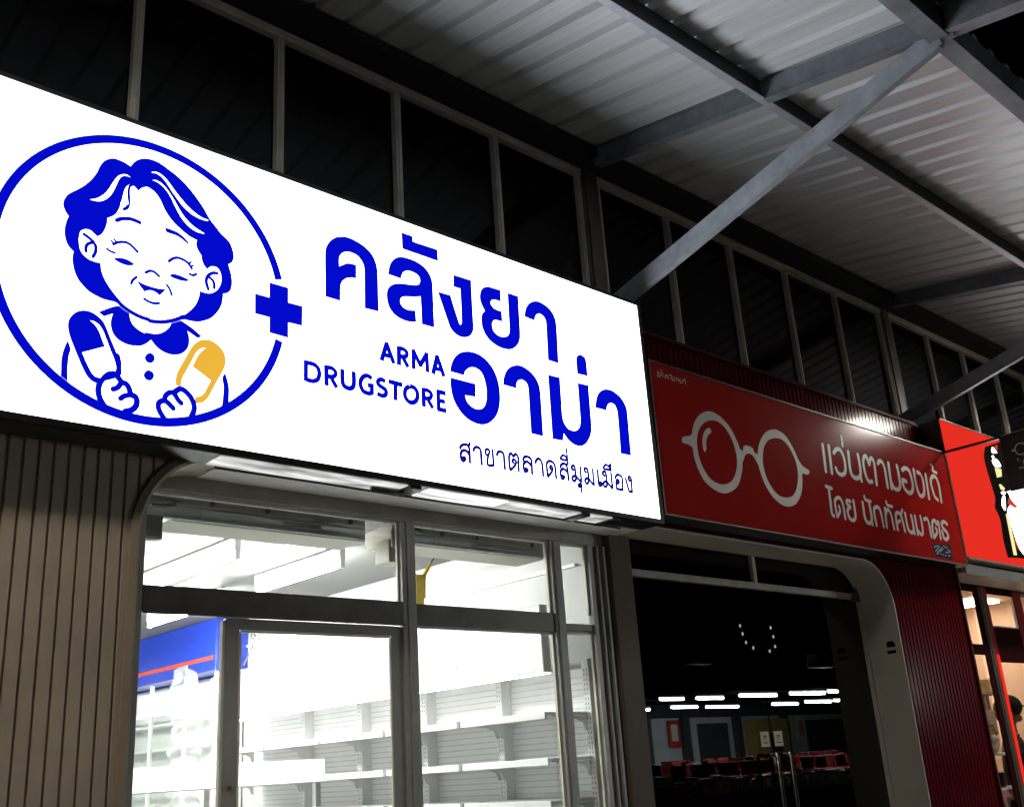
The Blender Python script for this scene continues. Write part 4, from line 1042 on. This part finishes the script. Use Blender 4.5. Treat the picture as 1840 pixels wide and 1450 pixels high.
MB().box(9.445, 9.995, -0.004, 0.012, 2.205, 2.51).build('transom', 'rest_dark', rf, 0.003)
MB().box(8.955, 9.20, -0.004, 0.012, 2.262, 2.35).build('transom', 'rest_dark', rf, 0.003)
MB().box(8.955, 9.20, -0.004, 0.012, 2.80, 2.862).box(9.445, 9.995, -0.004, 0.012, 2.80, 2.862).build('head', 'rest_dark', rf)
bdm = MB().box(9.445, 9.995, 0.0, 0.02, 2.51, 2.522).box(9.98, 9.995, 0.0, 0.02, 2.522, 2.80).box(8.965, 8.975, 0.0, 0.02, 2.35, 2.80)
bdm.build('glazing_bead', 'white', rf)
for a, b, c, d in ((8.955, 9.20, 0.14, 2.262), (8.955, 9.20, 2.35, 2.80), (9.445, 9.995, 2.51, 2.80), (9.445, 9.995, 0.14, 2.205), (10.165, 11.2, 0.14, 2.80)):
    MB().box(a, b, 0.028, 0.034, c, d).build('pane', 'pane', rf)
for x in (10.9, 12.0):
    MB().box(x, x + 0.6, 1.2, 1.8, 3.07, 3.095).build('lamp_panel', 'warm', tag(thing('ceiling_panel', (x, 1.5, 3.1), 'warm square ceiling light inside the restaurant, %s of two' % ('nearer' if x < 11 else 'farther'), 'ceiling lamp', 'restaurant ceiling lights')))
tag(MB().box(10.1, 10.9, 0.2, 0.34, 3.07, 3.095).build('ceiling_panel', 'warm'), 'long warm ceiling light above the person in the black cap', 'ceiling lamp', 'restaurant ceiling lights')  # unseen panel added to lighten the person
tag(MB().box(9.2, 9.6, 0.8, 1.2, 3.07, 3.095).build('ceiling_panel', 'warm'), 'warm ceiling light just inside the leftmost restaurant pane', 'ceiling lamp', 'restaurant ceiling lights')
tag(MB().prism([(9.16, 2.37), (9.5, 2.37), (9.5, 2.52), (9.42, 2.545), (9.28, 2.545), (9.2, 2.52), (9.17, 2.47)], 'y', 0.30, 0.34).build('round_board', 'packet_red', None, 0.004), 'red round-cornered board behind the upper left restaurant pane', 'board')
tag(MB().ball((9.06, 0.16, 2.37), 0.035, sc=(1.3, 1, 0.8)).build('table_lamp', 'lit_white2', None, smooth=True), 'small glowing white lamp bulb at the left edge of the restaurant window', 'lamp')
# display stand
t = thing('display_stand', (10.1, 0.56, 0.135), 'warm lit stand with white shelves behind the narrow left restaurant pane', 'display stand')
for z in (1.985, 1.45, 1.16, 0.9, 0.6):
    MB().box(9.70, 10.42, 0.42, 0.66, z - 0.012, z + 0.008).build('shelf', 'white', t, 0.002)
MB().box(9.70, 10.42, 0.66, 0.68, 0.14, 2.05).build('back_panel', 'peach', t)
pst = tag(MB().box(9.90, 10.42, 0.64, 0.658, 2.10, 2.50).build('menu_poster', 'poster_blue'), 'blue picture poster above the shelf in the left restaurant pane', 'poster')
MB().box(9.90, 10.42, 0.636, 0.64, 2.46, 2.50).build('top_band', 'packet_red', pst)
pm_ = MB()
pm_.face([(10.06, 0.6385, 2.33), (10.16, 0.6385, 2.40), (10.26, 0.6385, 2.34), (10.2, 0.6385, 2.28)]); pm_.face([(10.05, 0.6385, 2.22), (10.3, 0.6385, 2.25), (10.3, 0.6385, 2.28), (10.05, 0.6385, 2.25)])
pm_.build('picture', 'packet_yellow', pst)
hat = MB().lathe((10.14, 0.5, 1.994), [(0.0, 0.12), (0.05, 0.115), (0.085, 0.07), (0.10, 0.02), (0.13, 0.0)], 18)
tag(hat.build('bowl_hat', 'tan', None, smooth=True), 'tan domed straw hat on the top white shelf of the restaurant stand', 'hat')
tag(MB().ball((10.2, 0.46, 2.09), 0.05, sc=(1.2, .8, .8)).build('plush_toy', 'cream', None, smooth=True), 'small cream plush toy resting beside the tan hat', 'plush toy')
for i, (x, m, c) in enumerate(((9.99, 'packet_red', 'red'), (10.055, 'packet_yellow', 'yellow'), (10.12, 'packet_yellow', 'yellow'), (10.18, 'packet_red', 'red'))):
    pk = MB().box(x, x + 0.045, 0.50, 0.53, 1.84, 1.965).box(x + 0.004, x + 0.041, 0.497, 0.5, 1.86, 1.90)
    pk.build('snack_packet', m, None, 0.003)
    tag(bpy.context.scene.objects[-1] if False else [o for o in bpy.data.objects if o.name.startswith('snack_packet')][-1], ['red packet hanging first under the top shelf, nearest the window frame', 'yellow packet hanging between the red one and another yellow one', 'yellow packet hanging between a yellow one and the last red one', 'red packet hanging last in the row, next to the dark post'][i], 'packet', 'packets hanging in the restaurant window')
pls = [((9.86, 0.5, 1.56), 0.085, 'tan', 'tan round plush toy on the middle shelf at the window frame'), ((9.98, 0.48, 1.62), 0.075, 'cream', 'cream plush toy with a pale beak at the top of the heap'), ((10.08, 0.5, 1.55), 0.08, 'cream', 'cream plush toy in the heap beside the dark post'), ((9.96, 0.44, 1.52), 0.06, 'white', 'small white plush toy at the front of the heap')]
for c, r_, m, lab in pls:
    b = MB().ball(c, r_, sc=(1, 0.9, 1.05)).ball((c[0] - 0.02, c[1] - 0.03, c[2] + r_ * 1.1), r_ * 0.62)
    p = b.build('plush_toy', m, None, smooth=True); tag(p, lab, 'plush toy', 'plush toys on the restaurant stand')
    MB().ball((c[0] - 0.02, c[1] - 0.03 - r_ * 0.62, c[2] + r_ * 1.05), r_ * 0.2, sc=(1.2, 1, 0.7)).build('beak', 'packet_yellow', p, smooth=True)
pot = MB().lathe((10.05, 0.53, 1.168), [(0, 0), (0.09, 0), (0.105, 0.03), (0.11, 0.12), (0.115, 0.125), (0.10, 0.13), (0, 0.13)], 20).build('cooking_pot', 'black', None, smooth=True)
tag(pot, 'black round pot on the lower shelf of the restaurant stand', 'pot')
for i, (x, m) in enumerate(((9.84, 'packet_red'), (9.92, 'paper'), (10.0, 'packet_red'), (10.08, 'paper'))):
    j = MB().lathe((x, 0.5, 0.908), [(0, 0), (0.032, 0), (0.034, 0.09), (0.022, 0.12), (0.022, 0.14), (0, 0.14)], 14).build('glass_jar', m, None, smooth=True)
    tag(j, ['red jar at the left end of the low shelf', 'cream jar second on the low shelf', 'red jar third on the low shelf', 'cream jar at the right end of the low shelf'][i] + ' in the restaurant window', 'jar', 'jars in the restaurant window')
MB().box(9.55, 11.5, 0.95, 1.3, 0.14, 1.12).build('counter', 'packet_red', tag(thing('serving_counter', (10.5, 1.1, 0.135), 'low red serving counter behind the person in the black cap', 'counter')), 0.004)
tag(MB().box(10.86, 11.2, 0.9, 0.92, 1.62, 1.86).build('menu_board', 'wood', None, 0.003), 'small pale wooden menu board in front of the person in the cap', 'menu board')
# ------------------------------------------------------------------ person in the restaurant
def skin_mesh(name, verts, edges, m, parent, root=0, sub=2):
    me = bpy.data.meshes.new(name)
    q = parent.location if parent else Vector((0, 0, 0))
    me.from_pydata([tuple(Vector(v[0]) - q) for v in verts], edges, [])
    o = bpy.data.objects.new(name, me); COL.objects.link(o)
    if parent: o.parent = parent
    sk = o.modifiers.new('skin', 'SKIN'); sk.use_smooth_shade = True
    if not me.skin_vertices:
        me.skin_vertices.new() if hasattr(me.skin_vertices, 'new') else None
    lay = me.skin_vertices[0] if me.skin_vertices else None
    if lay:
        for i, v in enumerate(verts):
            rr = v[1]
            lay.data[i].radius = rr if isinstance(rr, tuple) else (rr, rr)
            lay.data[i].use_root = (i == root)
    sb = o.modifiers.new('sub', 'SUBSURF'); sb.levels = sub; sb.render_levels = sub
    me.materials.append(MT[m])
    return o
PX, PY = 10.56, 0.52
pr = thing('person', (PX, PY, 0.135), 'person in a black cap and black T-shirt behind the restaurant glass, seen from the side', 'person')
def V(x, y, z): return (PX + x, PY + y, z)
bv = [(V(0, 0, 1.08), 0.12), (V(0, 0, 1.25), 0.125), (V(0.0, 0, 1.45), 0.13), (V(0.02, 0, 1.60), 0.07), (V(0.03, 0, 1.68), 0.055), (V(0.045, 0, 1.78), 0.085), (V(0.05, 0, 1.86), 0.088), (V(0.04, 0, 1.92), 0.06),
      (V(0.11, 0, 1.755), 0.035), (V(0.125, 0, 1.775), 0.018), (V(0.105, 0, 1.72), 0.03),
      (V(0, -0.17, 1.545), 0.055), (V(-0.02, -0.24, 1.40), 0.045), (V(0.02, -0.25, 1.26), 0.04), (V(0.14, -0.22, 1.30), 0.036), (V(0.26, -0.16, 1.36), 0.028), (V(0.31, -0.14, 1.38), (0.018, 0.034)), (V(0.35, -0.13, 1.39), (0.013, 0.03)),
      (V(0, 0.17, 1.545), 0.055), (V(-0.02, 0.24, 1.40), 0.045), (V(0.03, 0.25, 1.24), 0.04), (V(0.16, 0.2, 1.26), 0.036), (V(0.28, 0.12, 1.32), 0.028), (V(0.33, 0.1, 1.34), (0.018, 0.034)), (V(0.37, 0.09, 1.35), (0.013, 0.03)),
      (V(0, -0.09, 1.0), 0.09), (V(0.01, -0.10, 0.60), 0.062), (V(-0.01, -0.10, 0.24), 0.04), (V(0.1, -0.10, 0.18), 0.035),
      (V(0, 0.09, 1.0), 0.09), (V(0.01, 0.10, 0.60), 0.062), (V(-0.01, 0.10, 0.24), 0.04), (V(0.1, 0.10, 0.18), 0.035)]
be = [(0, 1), (1, 2), (2, 3), (3, 4), (4, 5), (5, 6), (6, 7), (5, 8), (8, 9), (8, 10), (2, 11), (11, 12), (12, 13), (13, 14), (14, 15), (15, 16), (16, 17), (2, 18), (18, 19), (19, 20), (20, 21), (21, 22), (22, 23), (23, 24), (0, 25), (25, 26), (26, 27), (27, 28), (0, 29), (29, 30), (30, 31), (31, 32)]
for base, sy in ((17, -1), (24, 1)):
    c = Vector(bv[base][0]); w_ = Vector(bv[base - 1][0])
    for k, (dz, ln) in enumerate(((0.024, 0.06), (0.009, 0.072), (-0.007, 0.066), (-0.022, 0.05))):
        i = len(bv)
        bv += [(tuple(c + Vector((0.012, 0, dz))), 0.009), (tuple(c + Vector((0.012 + ln * 0.55, sy * -0.004, dz - 0.004))), 0.0085), (tuple(c + Vector((0.012 + ln * 0.85, sy * -0.03, dz - 0.016))), 0.0075)]
        be += [(base, i), (i, i + 1), (i + 1, i + 2)]
    i = len(bv)
    bv += [(tuple(w_ + Vector((0.02, -sy * 0.02, 0.035))), 0.010), (tuple(w_ + Vector((0.05, -sy * 0.035, 0.045))), 0.009)]
    be += [(base - 1, i), (i, i + 1)]
skin_mesh('body', bv, be, 'skin', pr)
sv = [(V(0, 0, 1.02), (0.135, 0.165)), (V(0, 0, 1.25), (0.14, 0.165)), (V(0, 0, 1.46), (0.14, 0.18)), (V(0.015, 0, 1.595), (0.085, 0.09)), (V(0.02, 0, 1.635), (0.062, 0.062)),
      (V(0, -0.18, 1.545), 0.072), (V(-0.02, -0.245, 1.41), 0.066), (V(-0.012, -0.25, 1.34), 0.066), (V(0, 0.18, 1.545), 0.072), (V(-0.02, 0.245, 1.41), 0.066), (V(-0.012, 0.25, 1.34), 0.066)]
skin_mesh('shirt', sv, [(0, 1), (1, 2), (2, 3), (3, 4), (2, 5), (5, 6), (6, 7), (2, 8), (8, 9), (9, 10)], 'cloth_black', pr)
tv = [(V(0, 0, 1.03), (0.13, 0.155)), (V(0, -0.09, 0.95), 0.105), (V(0.01, -0.10, 0.60), 0.078), (V(0, -0.10, 0.22), 0.065), (V(0, 0.09, 0.95), 0.105), (V(0.01, 0.10, 0.60), 0.078), (V(0, 0.10, 0.22), 0.065)]
skin_mesh('trousers', tv, [(0, 1), (1, 2), (2, 3), (0, 4), (4, 5), (5, 6)], 'cloth_black', pr)
hr = MB().ball(V(-0.005, 0, 1.855), 0.103, sc=(0.95, 0.95, 1.0))
hr.ball(V(-0.05, 0, 1.80), 0.066, sc=(0.75, 1.1, 1.1))
hr.build('hair', 'hair', pr, smooth=True)
cp = MB().ball(V(0.035, 0, 1.865), 0.118, n=20, m=10, sc=(1.05, 0.95, 0.95))
cp.build('cap', 'cloth_black', pr, smooth=True)
bm_ = MB(); N = 10
top = [V(0.13 + 0.085 * math.sin(math.pi * k / N), -0.085 * math.cos(math.pi * k / N), 1.875 - 0.02 * math.sin(math.pi * k / N)) for k in range(N + 1)]
bm_.face(top); bm_.face([(p[0], p[1], p[2] - 0.008) for p in top][::-1])
for k in range(N): bm_.face([top[k], top[k + 1], (top[k + 1][0], top[k + 1][1], top[k + 1][2] - 0.008), (top[k][0], top[k][1], top[k][2] - 0.008)])
bm_.build('cap_brim', 'cloth_black', pr)
for s_ in (-1, 1): MB().ball(V(0.118, 0.034 * s_, 1.81), 0.012).build('eye', 'black_ink', pr, smooth=True)
for s_ in (-1, 1): MB().ball(V(0.035, 0.088 * s_, 1.80), 0.028, sc=(0.75, 0.45, 1.1)).build('ear', 'skin', pr, smooth=True)

pr.rotation_euler = (0, 0, R(-62))
# ------------------------------------------------------------------ canopy
cn = thing('canopy_roof', (4.5, -1.2, 5.0), 'ribbed metal canopy roof on steel beams over the shop fronts', 'canopy')
def zr(y): return 5.40 + 0.171 * y
rsx = MB(); prof = [(0.0, 0), (0.138, 0), (0.143, 0.034), (0.179, 0.034), (0.195, 0)]
xs = []
k = 0
while -3.0 + 0.195 * k < 15: 
    for dx, dz in prof[:-1]: xs.append((-3.005 + 0.195 * k + dx, dz))
    k += 1
for (a, da), (b, db) in zip(xs, xs[1:]):
    for y0, y1 in ((-2.44, -1.2), (-1.2, 0.0)):
        rsx.face([(a, y0, zr(y0) + da), (b, y0, zr(y0) + db), (b, y1, zr(y1) + db), (a, y1, zr(y1) + da)])
rsx.build('roof_sheet', 'zinc', cn)
orf = MB()
for (a, da), (b, db_) in zip(xs, xs[1:]):
    orf.face([(a, -6.0, 5.05 + da), (b, -6.0, 5.05 + db_), (b, -2.9, 5.3 + db_), (a, -2.9, 5.3 + da)])
orf.build('outer_roof_sheet', 'outer_roof', cn)
for y in (-1.40,):
    pu = MB().bar((-3, y, zr(y) - 0.066), (15, y, zr(y) - 0.066), 0.03, 0.130, (0, 1, 0))
    po = pu.build('purlin', 'purlin', cn)
    MB().bar((-3, y - 0.012, zr(y) - 0.134), (15, y - 0.012, zr(y) - 0.134), 0.044, 0.006, (0, 1, 0)).build('flange', 'flange', po)
eb = MB().bar((-3, -2.405, 4.905), (15, -2.405, 4.905), 0.075, 0.15, (0, 1, 0))
eb.bar((-3, -2.358, 4.845), (15, -2.358, 4.845), 0.012, 0.03, (0, 1, 0)); eb.bar((-3, -2.40, 4.826), (15, -2.40, 4.826), 0.092, 0.006, (0, 1, 0))
eb.build('edge_beam', 'edge_steel', cn)
for x in (0.74, 4.58, 8.42, 12.26):
    ra = MB().bar((x, -2.36, zr(-2.36) - 0.070), (x, -0.16, zr(-0.16) - 0.070), 0.05, 0.116)
    ra.bar((x, -2.36, zr(-2.36) - 0.130), (x, -0.16, zr(-0.16) - 0.130), 0.064, 0.006)
    ra.build('rafter', 'steel', cn)
    MB().bar((x, -2.46, 4.905), (x, -4.6, 4.905 - 0.171 * 2.14), 0.09, 0.15).build('outer_rafter', 'edge_steel', cn)
    bc = MB().bar((x, -2.40, 4.845), (x, -0.035, 4.215), 0.032, 0.112)
    bc.bar((x - 0.002, -2.40, 4.845 - 0.062), (x - 0.002, -0.035, 4.215 - 0.062), 0.042, 0.006)
    for t_ in [0.06 + 0.11 * q for q in range(9)]:
        y = -2.40 + t_ * 2.365; z = 4.845 - t_ * 0.63 + 0.02 * math.sin(t_ * 37)
        bc.tube([(x - 0.0155, y, z), (x - 0.0172, y, z)], 0.005, 8)
    bc.build('brace', 'brace_steel', cn)
    gp = MB().prism([(-2.47, 4.80), (-2.33, 4.83), (-2.28, 4.90), (-2.36, 5.0), (-2.47, 5.02)], 'x', x - 0.006, x + 0.006)
    gp.build('gusset_plate', 'edge_steel', cn)
# lamps hung under the canopy
def canopy_lamp(x, y, z, label):
    t = thing('canopy_lamp', (x, y, z), label, 'lamp', 'lamps under the canopy')
    MB().box(x - 0.32, x + 0.32, y - 0.18, y + 0.18, z, z + 0.06).build('housing', 'black', t, 0.006)
    MB().box(x - 0.30, x + 0.30, y - 0.165, y + 0.165, z - 0.008, z).build('diffuser', 'lamp', t)
    MB().tube([(x, y, z + 0.06), (x, y, zr(y))], 0.008, 8).build('rod', 'black', t)
canopy_lamp(-0.6, -1.62, 4.72, 'square lamp under the canopy left of the photograph edge')
canopy_lamp(9.9, -1.62, 4.72, 'square lamp under the canopy past the restaurant sign')

# ------------------------------------------------------------------ market hall across the road (seen mirrored in the dark doors)
mh = thing('market_hall', (42, -33, 0), 'grey walled open market hall across the road, mirrored in the optician doors', 'building')
MB().box(12, 78, -31.2, -31.0, 0, 4.4).build('wall', 'market_wall', mh)
for y in (-18.4, -19.6, -20.6, -22.7, -24.3, -25.0): MB().box(20, 52, y - .03, y + .03, 3.72, 3.78).build('lamp_rail', 'black_ink', mh)
MB().box(12, 78, -31, -13.2, 0.001, 0.45).build('platform', 'black_ink', mh)
for x in (40.6, 43.6, 48.0, 52.4, 60):
    MB().box(x, x + 0.5, -31, -30.7, 0, 4.4).build('column', 'market_dark', mh)
for a, b in ((45.0, 47.5), (37.0, 39.5), (55, 59)):
    MB().box(a, b, -31.0, -30.9, 0, 3.2).build('shutter', 'market_dark', mh)
MB().box(12, 78, -31.0, -30.85, 3.5, 4.4).build('beam', 'market_dark', mh)
k_ = MB().box(49.0, 52.0, -30.9, -30.2, 0, 3.3).build('market_kiosk', 'kraft'); tag(k_, 'mustard yellow kiosk against the market hall wall', 'kiosk')
MB().box(50.2, 51.2, -30.2, -30.15, 1.6, 2.5).build('hatch', 'market_dark', k_)
for x, m, lab in ((43.0, 'packet_red', 'red framed poster on the grey market hall wall'), (53.0, 'paper', 'pale poster nearest the mustard kiosk'), (54.3, 'paper', 'pale poster between the kiosk and the dark shutter')):
    p = MB().box(x - 0.45, x + 0.45, -30.9, -30.86, 2.1, 3.4).build('wall_poster', m); tag(p, lab, 'poster')
    MB().box(x - 0.25, x + 0.25, -30.86, -30.84, 2.4, 3.2).build('picture', 'paper' if m != 'paper' else 'wood', p)
ML = []
def market_lamp(xa, xb, Dv, z):
    Y = -(Dv - 4); x0, x1 = xa * Dv, xb * Dv
    t = thing('market_lamp', ((x0 + x1) / 2, Y, z), 'lit white tube lamp hanging in the market hall, mirrored in the dark doors', 'tube lamp', 'tube lamps in the market hall')
    MB().box(x0, x1, Y - 0.05, Y + 0.05, z + 0.04, z + 0.1).build('batten', 'shelf', t)
    MB().tube([(x0, Y, z), (x1, Y, z)], 0.05, 8).build('tube', 'market_tube', t)
for a, b, zz in ((1.2106, 1.2626, .081), (1.2951, 1.3581, .0818), (1.4025, 1.5009, .0857), (1.5425, 1.6454, .0883), (1.6582, 1.71, .0915)):
    market_lamp(a, b, 2.0 / zz, 3.6)
for a, b, zz in ((1.2335, 1.293, .0695), (1.315, 1.3936, .069), (1.4877, 1.5579, .0718), (1.5831, 1.6608, .0748), (1.672, 1.72, .0765), (1.1625, 1.184, .0668)):
    market_lamp(a, b, 2.0 / zz, 3.6)
MB().box(12, 50, -16.08, -16.02, 4.75, 4.81).build('lamp_rail', 'black_ink', mh)
for x, lab in ((26.2, 'left of two pale wall units hanging in the mirrored market hall'), (33.1, 'right of two pale wall units hanging in the mirrored market hall')):
    k_ = MB().box(x - .5, x + .5, -16.3, -15.9, 4.22, 4.7).build('hanging_unit', 'market_dark', None, 0.02)
    MB().box(x - .4, x + .5, -15.9, -15.88, 4.24, 4.30).build('vent', 'white', k_)  # pale strips paint the highlights on the dark box
    MB().box(x - .1, x + .45, -15.9, -15.88, 4.48, 4.52).build('vent', 'market_wall', k_)
    tag(k_, lab, 'air conditioner', 'units hanging in the market hall')
# festoon
fs = thing('festoon_lights', (17, -8, 3.4), 'string of small bulbs hanging in a V, mirrored in the dark doors', 'string lights')
FP = []
Dv = 11.0
for a, zz in ((1.430, .196), (1.434, .1834), (1.440, .170), (1.458, .162), (1.503, .158), (1.520, .166), (1.519, .1817), (1.515, .196)):
    FP.append((a * Dv, -(Dv - 4), 1.6 + zz * Dv))
MB().tube([(FP[0][0] - .1, FP[0][1], 4.4)] + FP + [(FP[-1][0] + .1, FP[-1][1], 4.4)], 0.006, 6).build('cord', 'black', fs)
for p in FP: MB().ball((p[0], p[1], p[2] - 0.03), 0.022, 10, 6, (0.8, 0.8, 1.4)).build('bulb', 'bulb', fs, smooth=True)
# rows of maroon chairs on the market floor
def chair(seat, word):
    t = thing('market_chair', (0, 0, 0.45), word + ' chair with a chrome frame in the market hall rows', 'chair', 'chairs in the market hall')
    MB().box(-0.21, 0.21, -0.2, 0.2, 0.87, 0.93).build('seat', seat, t, 0.02)
    MB().box(-0.2, 0.2, 0.17, 0.215, 1.0, 1.38).build('backrest', seat, t, 0.02)
    l = MB()
    for x in (-.2, .2):
        l.tube([(x, -.2, 0.45), (x, -.2, .87), (x, .19, .87), (x, .22, 1.36)], 0.016, 6); l.tube([(x, .19, .87), (x, .22, .45)], 0.016, 6)
    l.tube([(-.2, .225, 1.36), (.2, .225, 1.36)], 0.016, 6); l.tube([(-.2, -.2, .85), (.2, -.2, .85)], 0.016, 6)
    l.build('frame', 'chrome', t)
    return t
protos = [chair('maroon_seat', 'maroon'), chair('seat_black', 'black'), chair('seat_orange', 'orange')]; fresh = [True] * 3; n_ch = 0
for row in range(6):
    for i in range(17):
        n_ch += 1; q = 2 if n_ch % 13 == 7 else 1 if n_ch % 5 == 2 else 0
        if random.random() < 0.18 and not fresh[q]: continue
        c = protos[q] if fresh[q] else copy_tree(protos[q]); fresh[q] = False
        Dv = 20.4 + row * 1.75 + random.uniform(-.35, .35)
        c.location = (Dv * (1.235 + 0.027 * i) + random.uniform(-.2, .2), -(Dv - 4), 0.45 + random.choice((0, 0, 0, 0.12)))
        c.rotation_euler = (0, 0, math.pi + random.uniform(-1.3, 1.3))
def crate(x, y, z, m, lab):
    k = MB().box(x - .35, x + .35, y - .25, y + .25, z, z + .05)
    for q in range(3):
        k.box(x - .35, x + .35, y - .26, y - .24, z + .07 + q * .1, z + .13 + q * .1); k.box(x - .35, x + .35, y + .24, y + .26, z + .07 + q * .1, z + .13 + q * .1)
    for sx in (-.35, .35):
        k.box(x + sx - .02, x + sx + .02, y - .26, y + .26, z, z + .36)
    tag(k.build('market_crate', m), lab, 'crate', 'crates in the market hall')
for x, y, z, m, lab in ((25.7, -17.3, .46, 'packet_red', 'red crate at the left end of the mirrored market chairs'), (26.9, -17.5, .46, 'kraft', 'mustard crate beside the red crate in the mirrored market'), (28.1, -17.4, .46, 'packet_yellow', 'yellow crate at the end of the front chair row in the mirrored market'), (37.2, -18.5, 1.0, 'packet_red', 'red crate to the right of the mirrored paper notices'), (38.6, -18.9, .46, 'poster_blue', 'blue crate at the right end of the mirrored market chairs'), (29.7, -20.8, 1.05, 'packet_red', 'red crate stacked behind the left chairs in the mirrored market'), (32.3, -22.4, 1.15, 'orange_line', 'orange crate stacked in the middle of the mirrored market'), (42.6, -24.8, 1.0, 'cream', 'cream crate near the right edge of the mirrored market')):
    crate(x, y, z, m, lab)
for x, y, z, lab in ((37.2, -18.5, .73, 'dark low table under the red crate right of the mirrored notices'), (29.7, -20.8, .75, 'dark low table under the stacked red crate'), (32.3, -22.4, .8, 'dark low table under the orange crate'), (42.6, -24.8, .73, 'dark low table under the cream crate')):
    t = thing('market_table', (x, y, 0.45), lab, 'table', 'tables in the market hall')
    MB().box(x - .5, x + .5, y - .35, y + .35, z + .22, z + .265).build('tabletop', 'market_dark', t)
    for q in (-.4, .4): MB().box(x + q - .03, x + q + .03, y - .28, y + .28, .45, z + .22).build('leg', 'chrome', t)
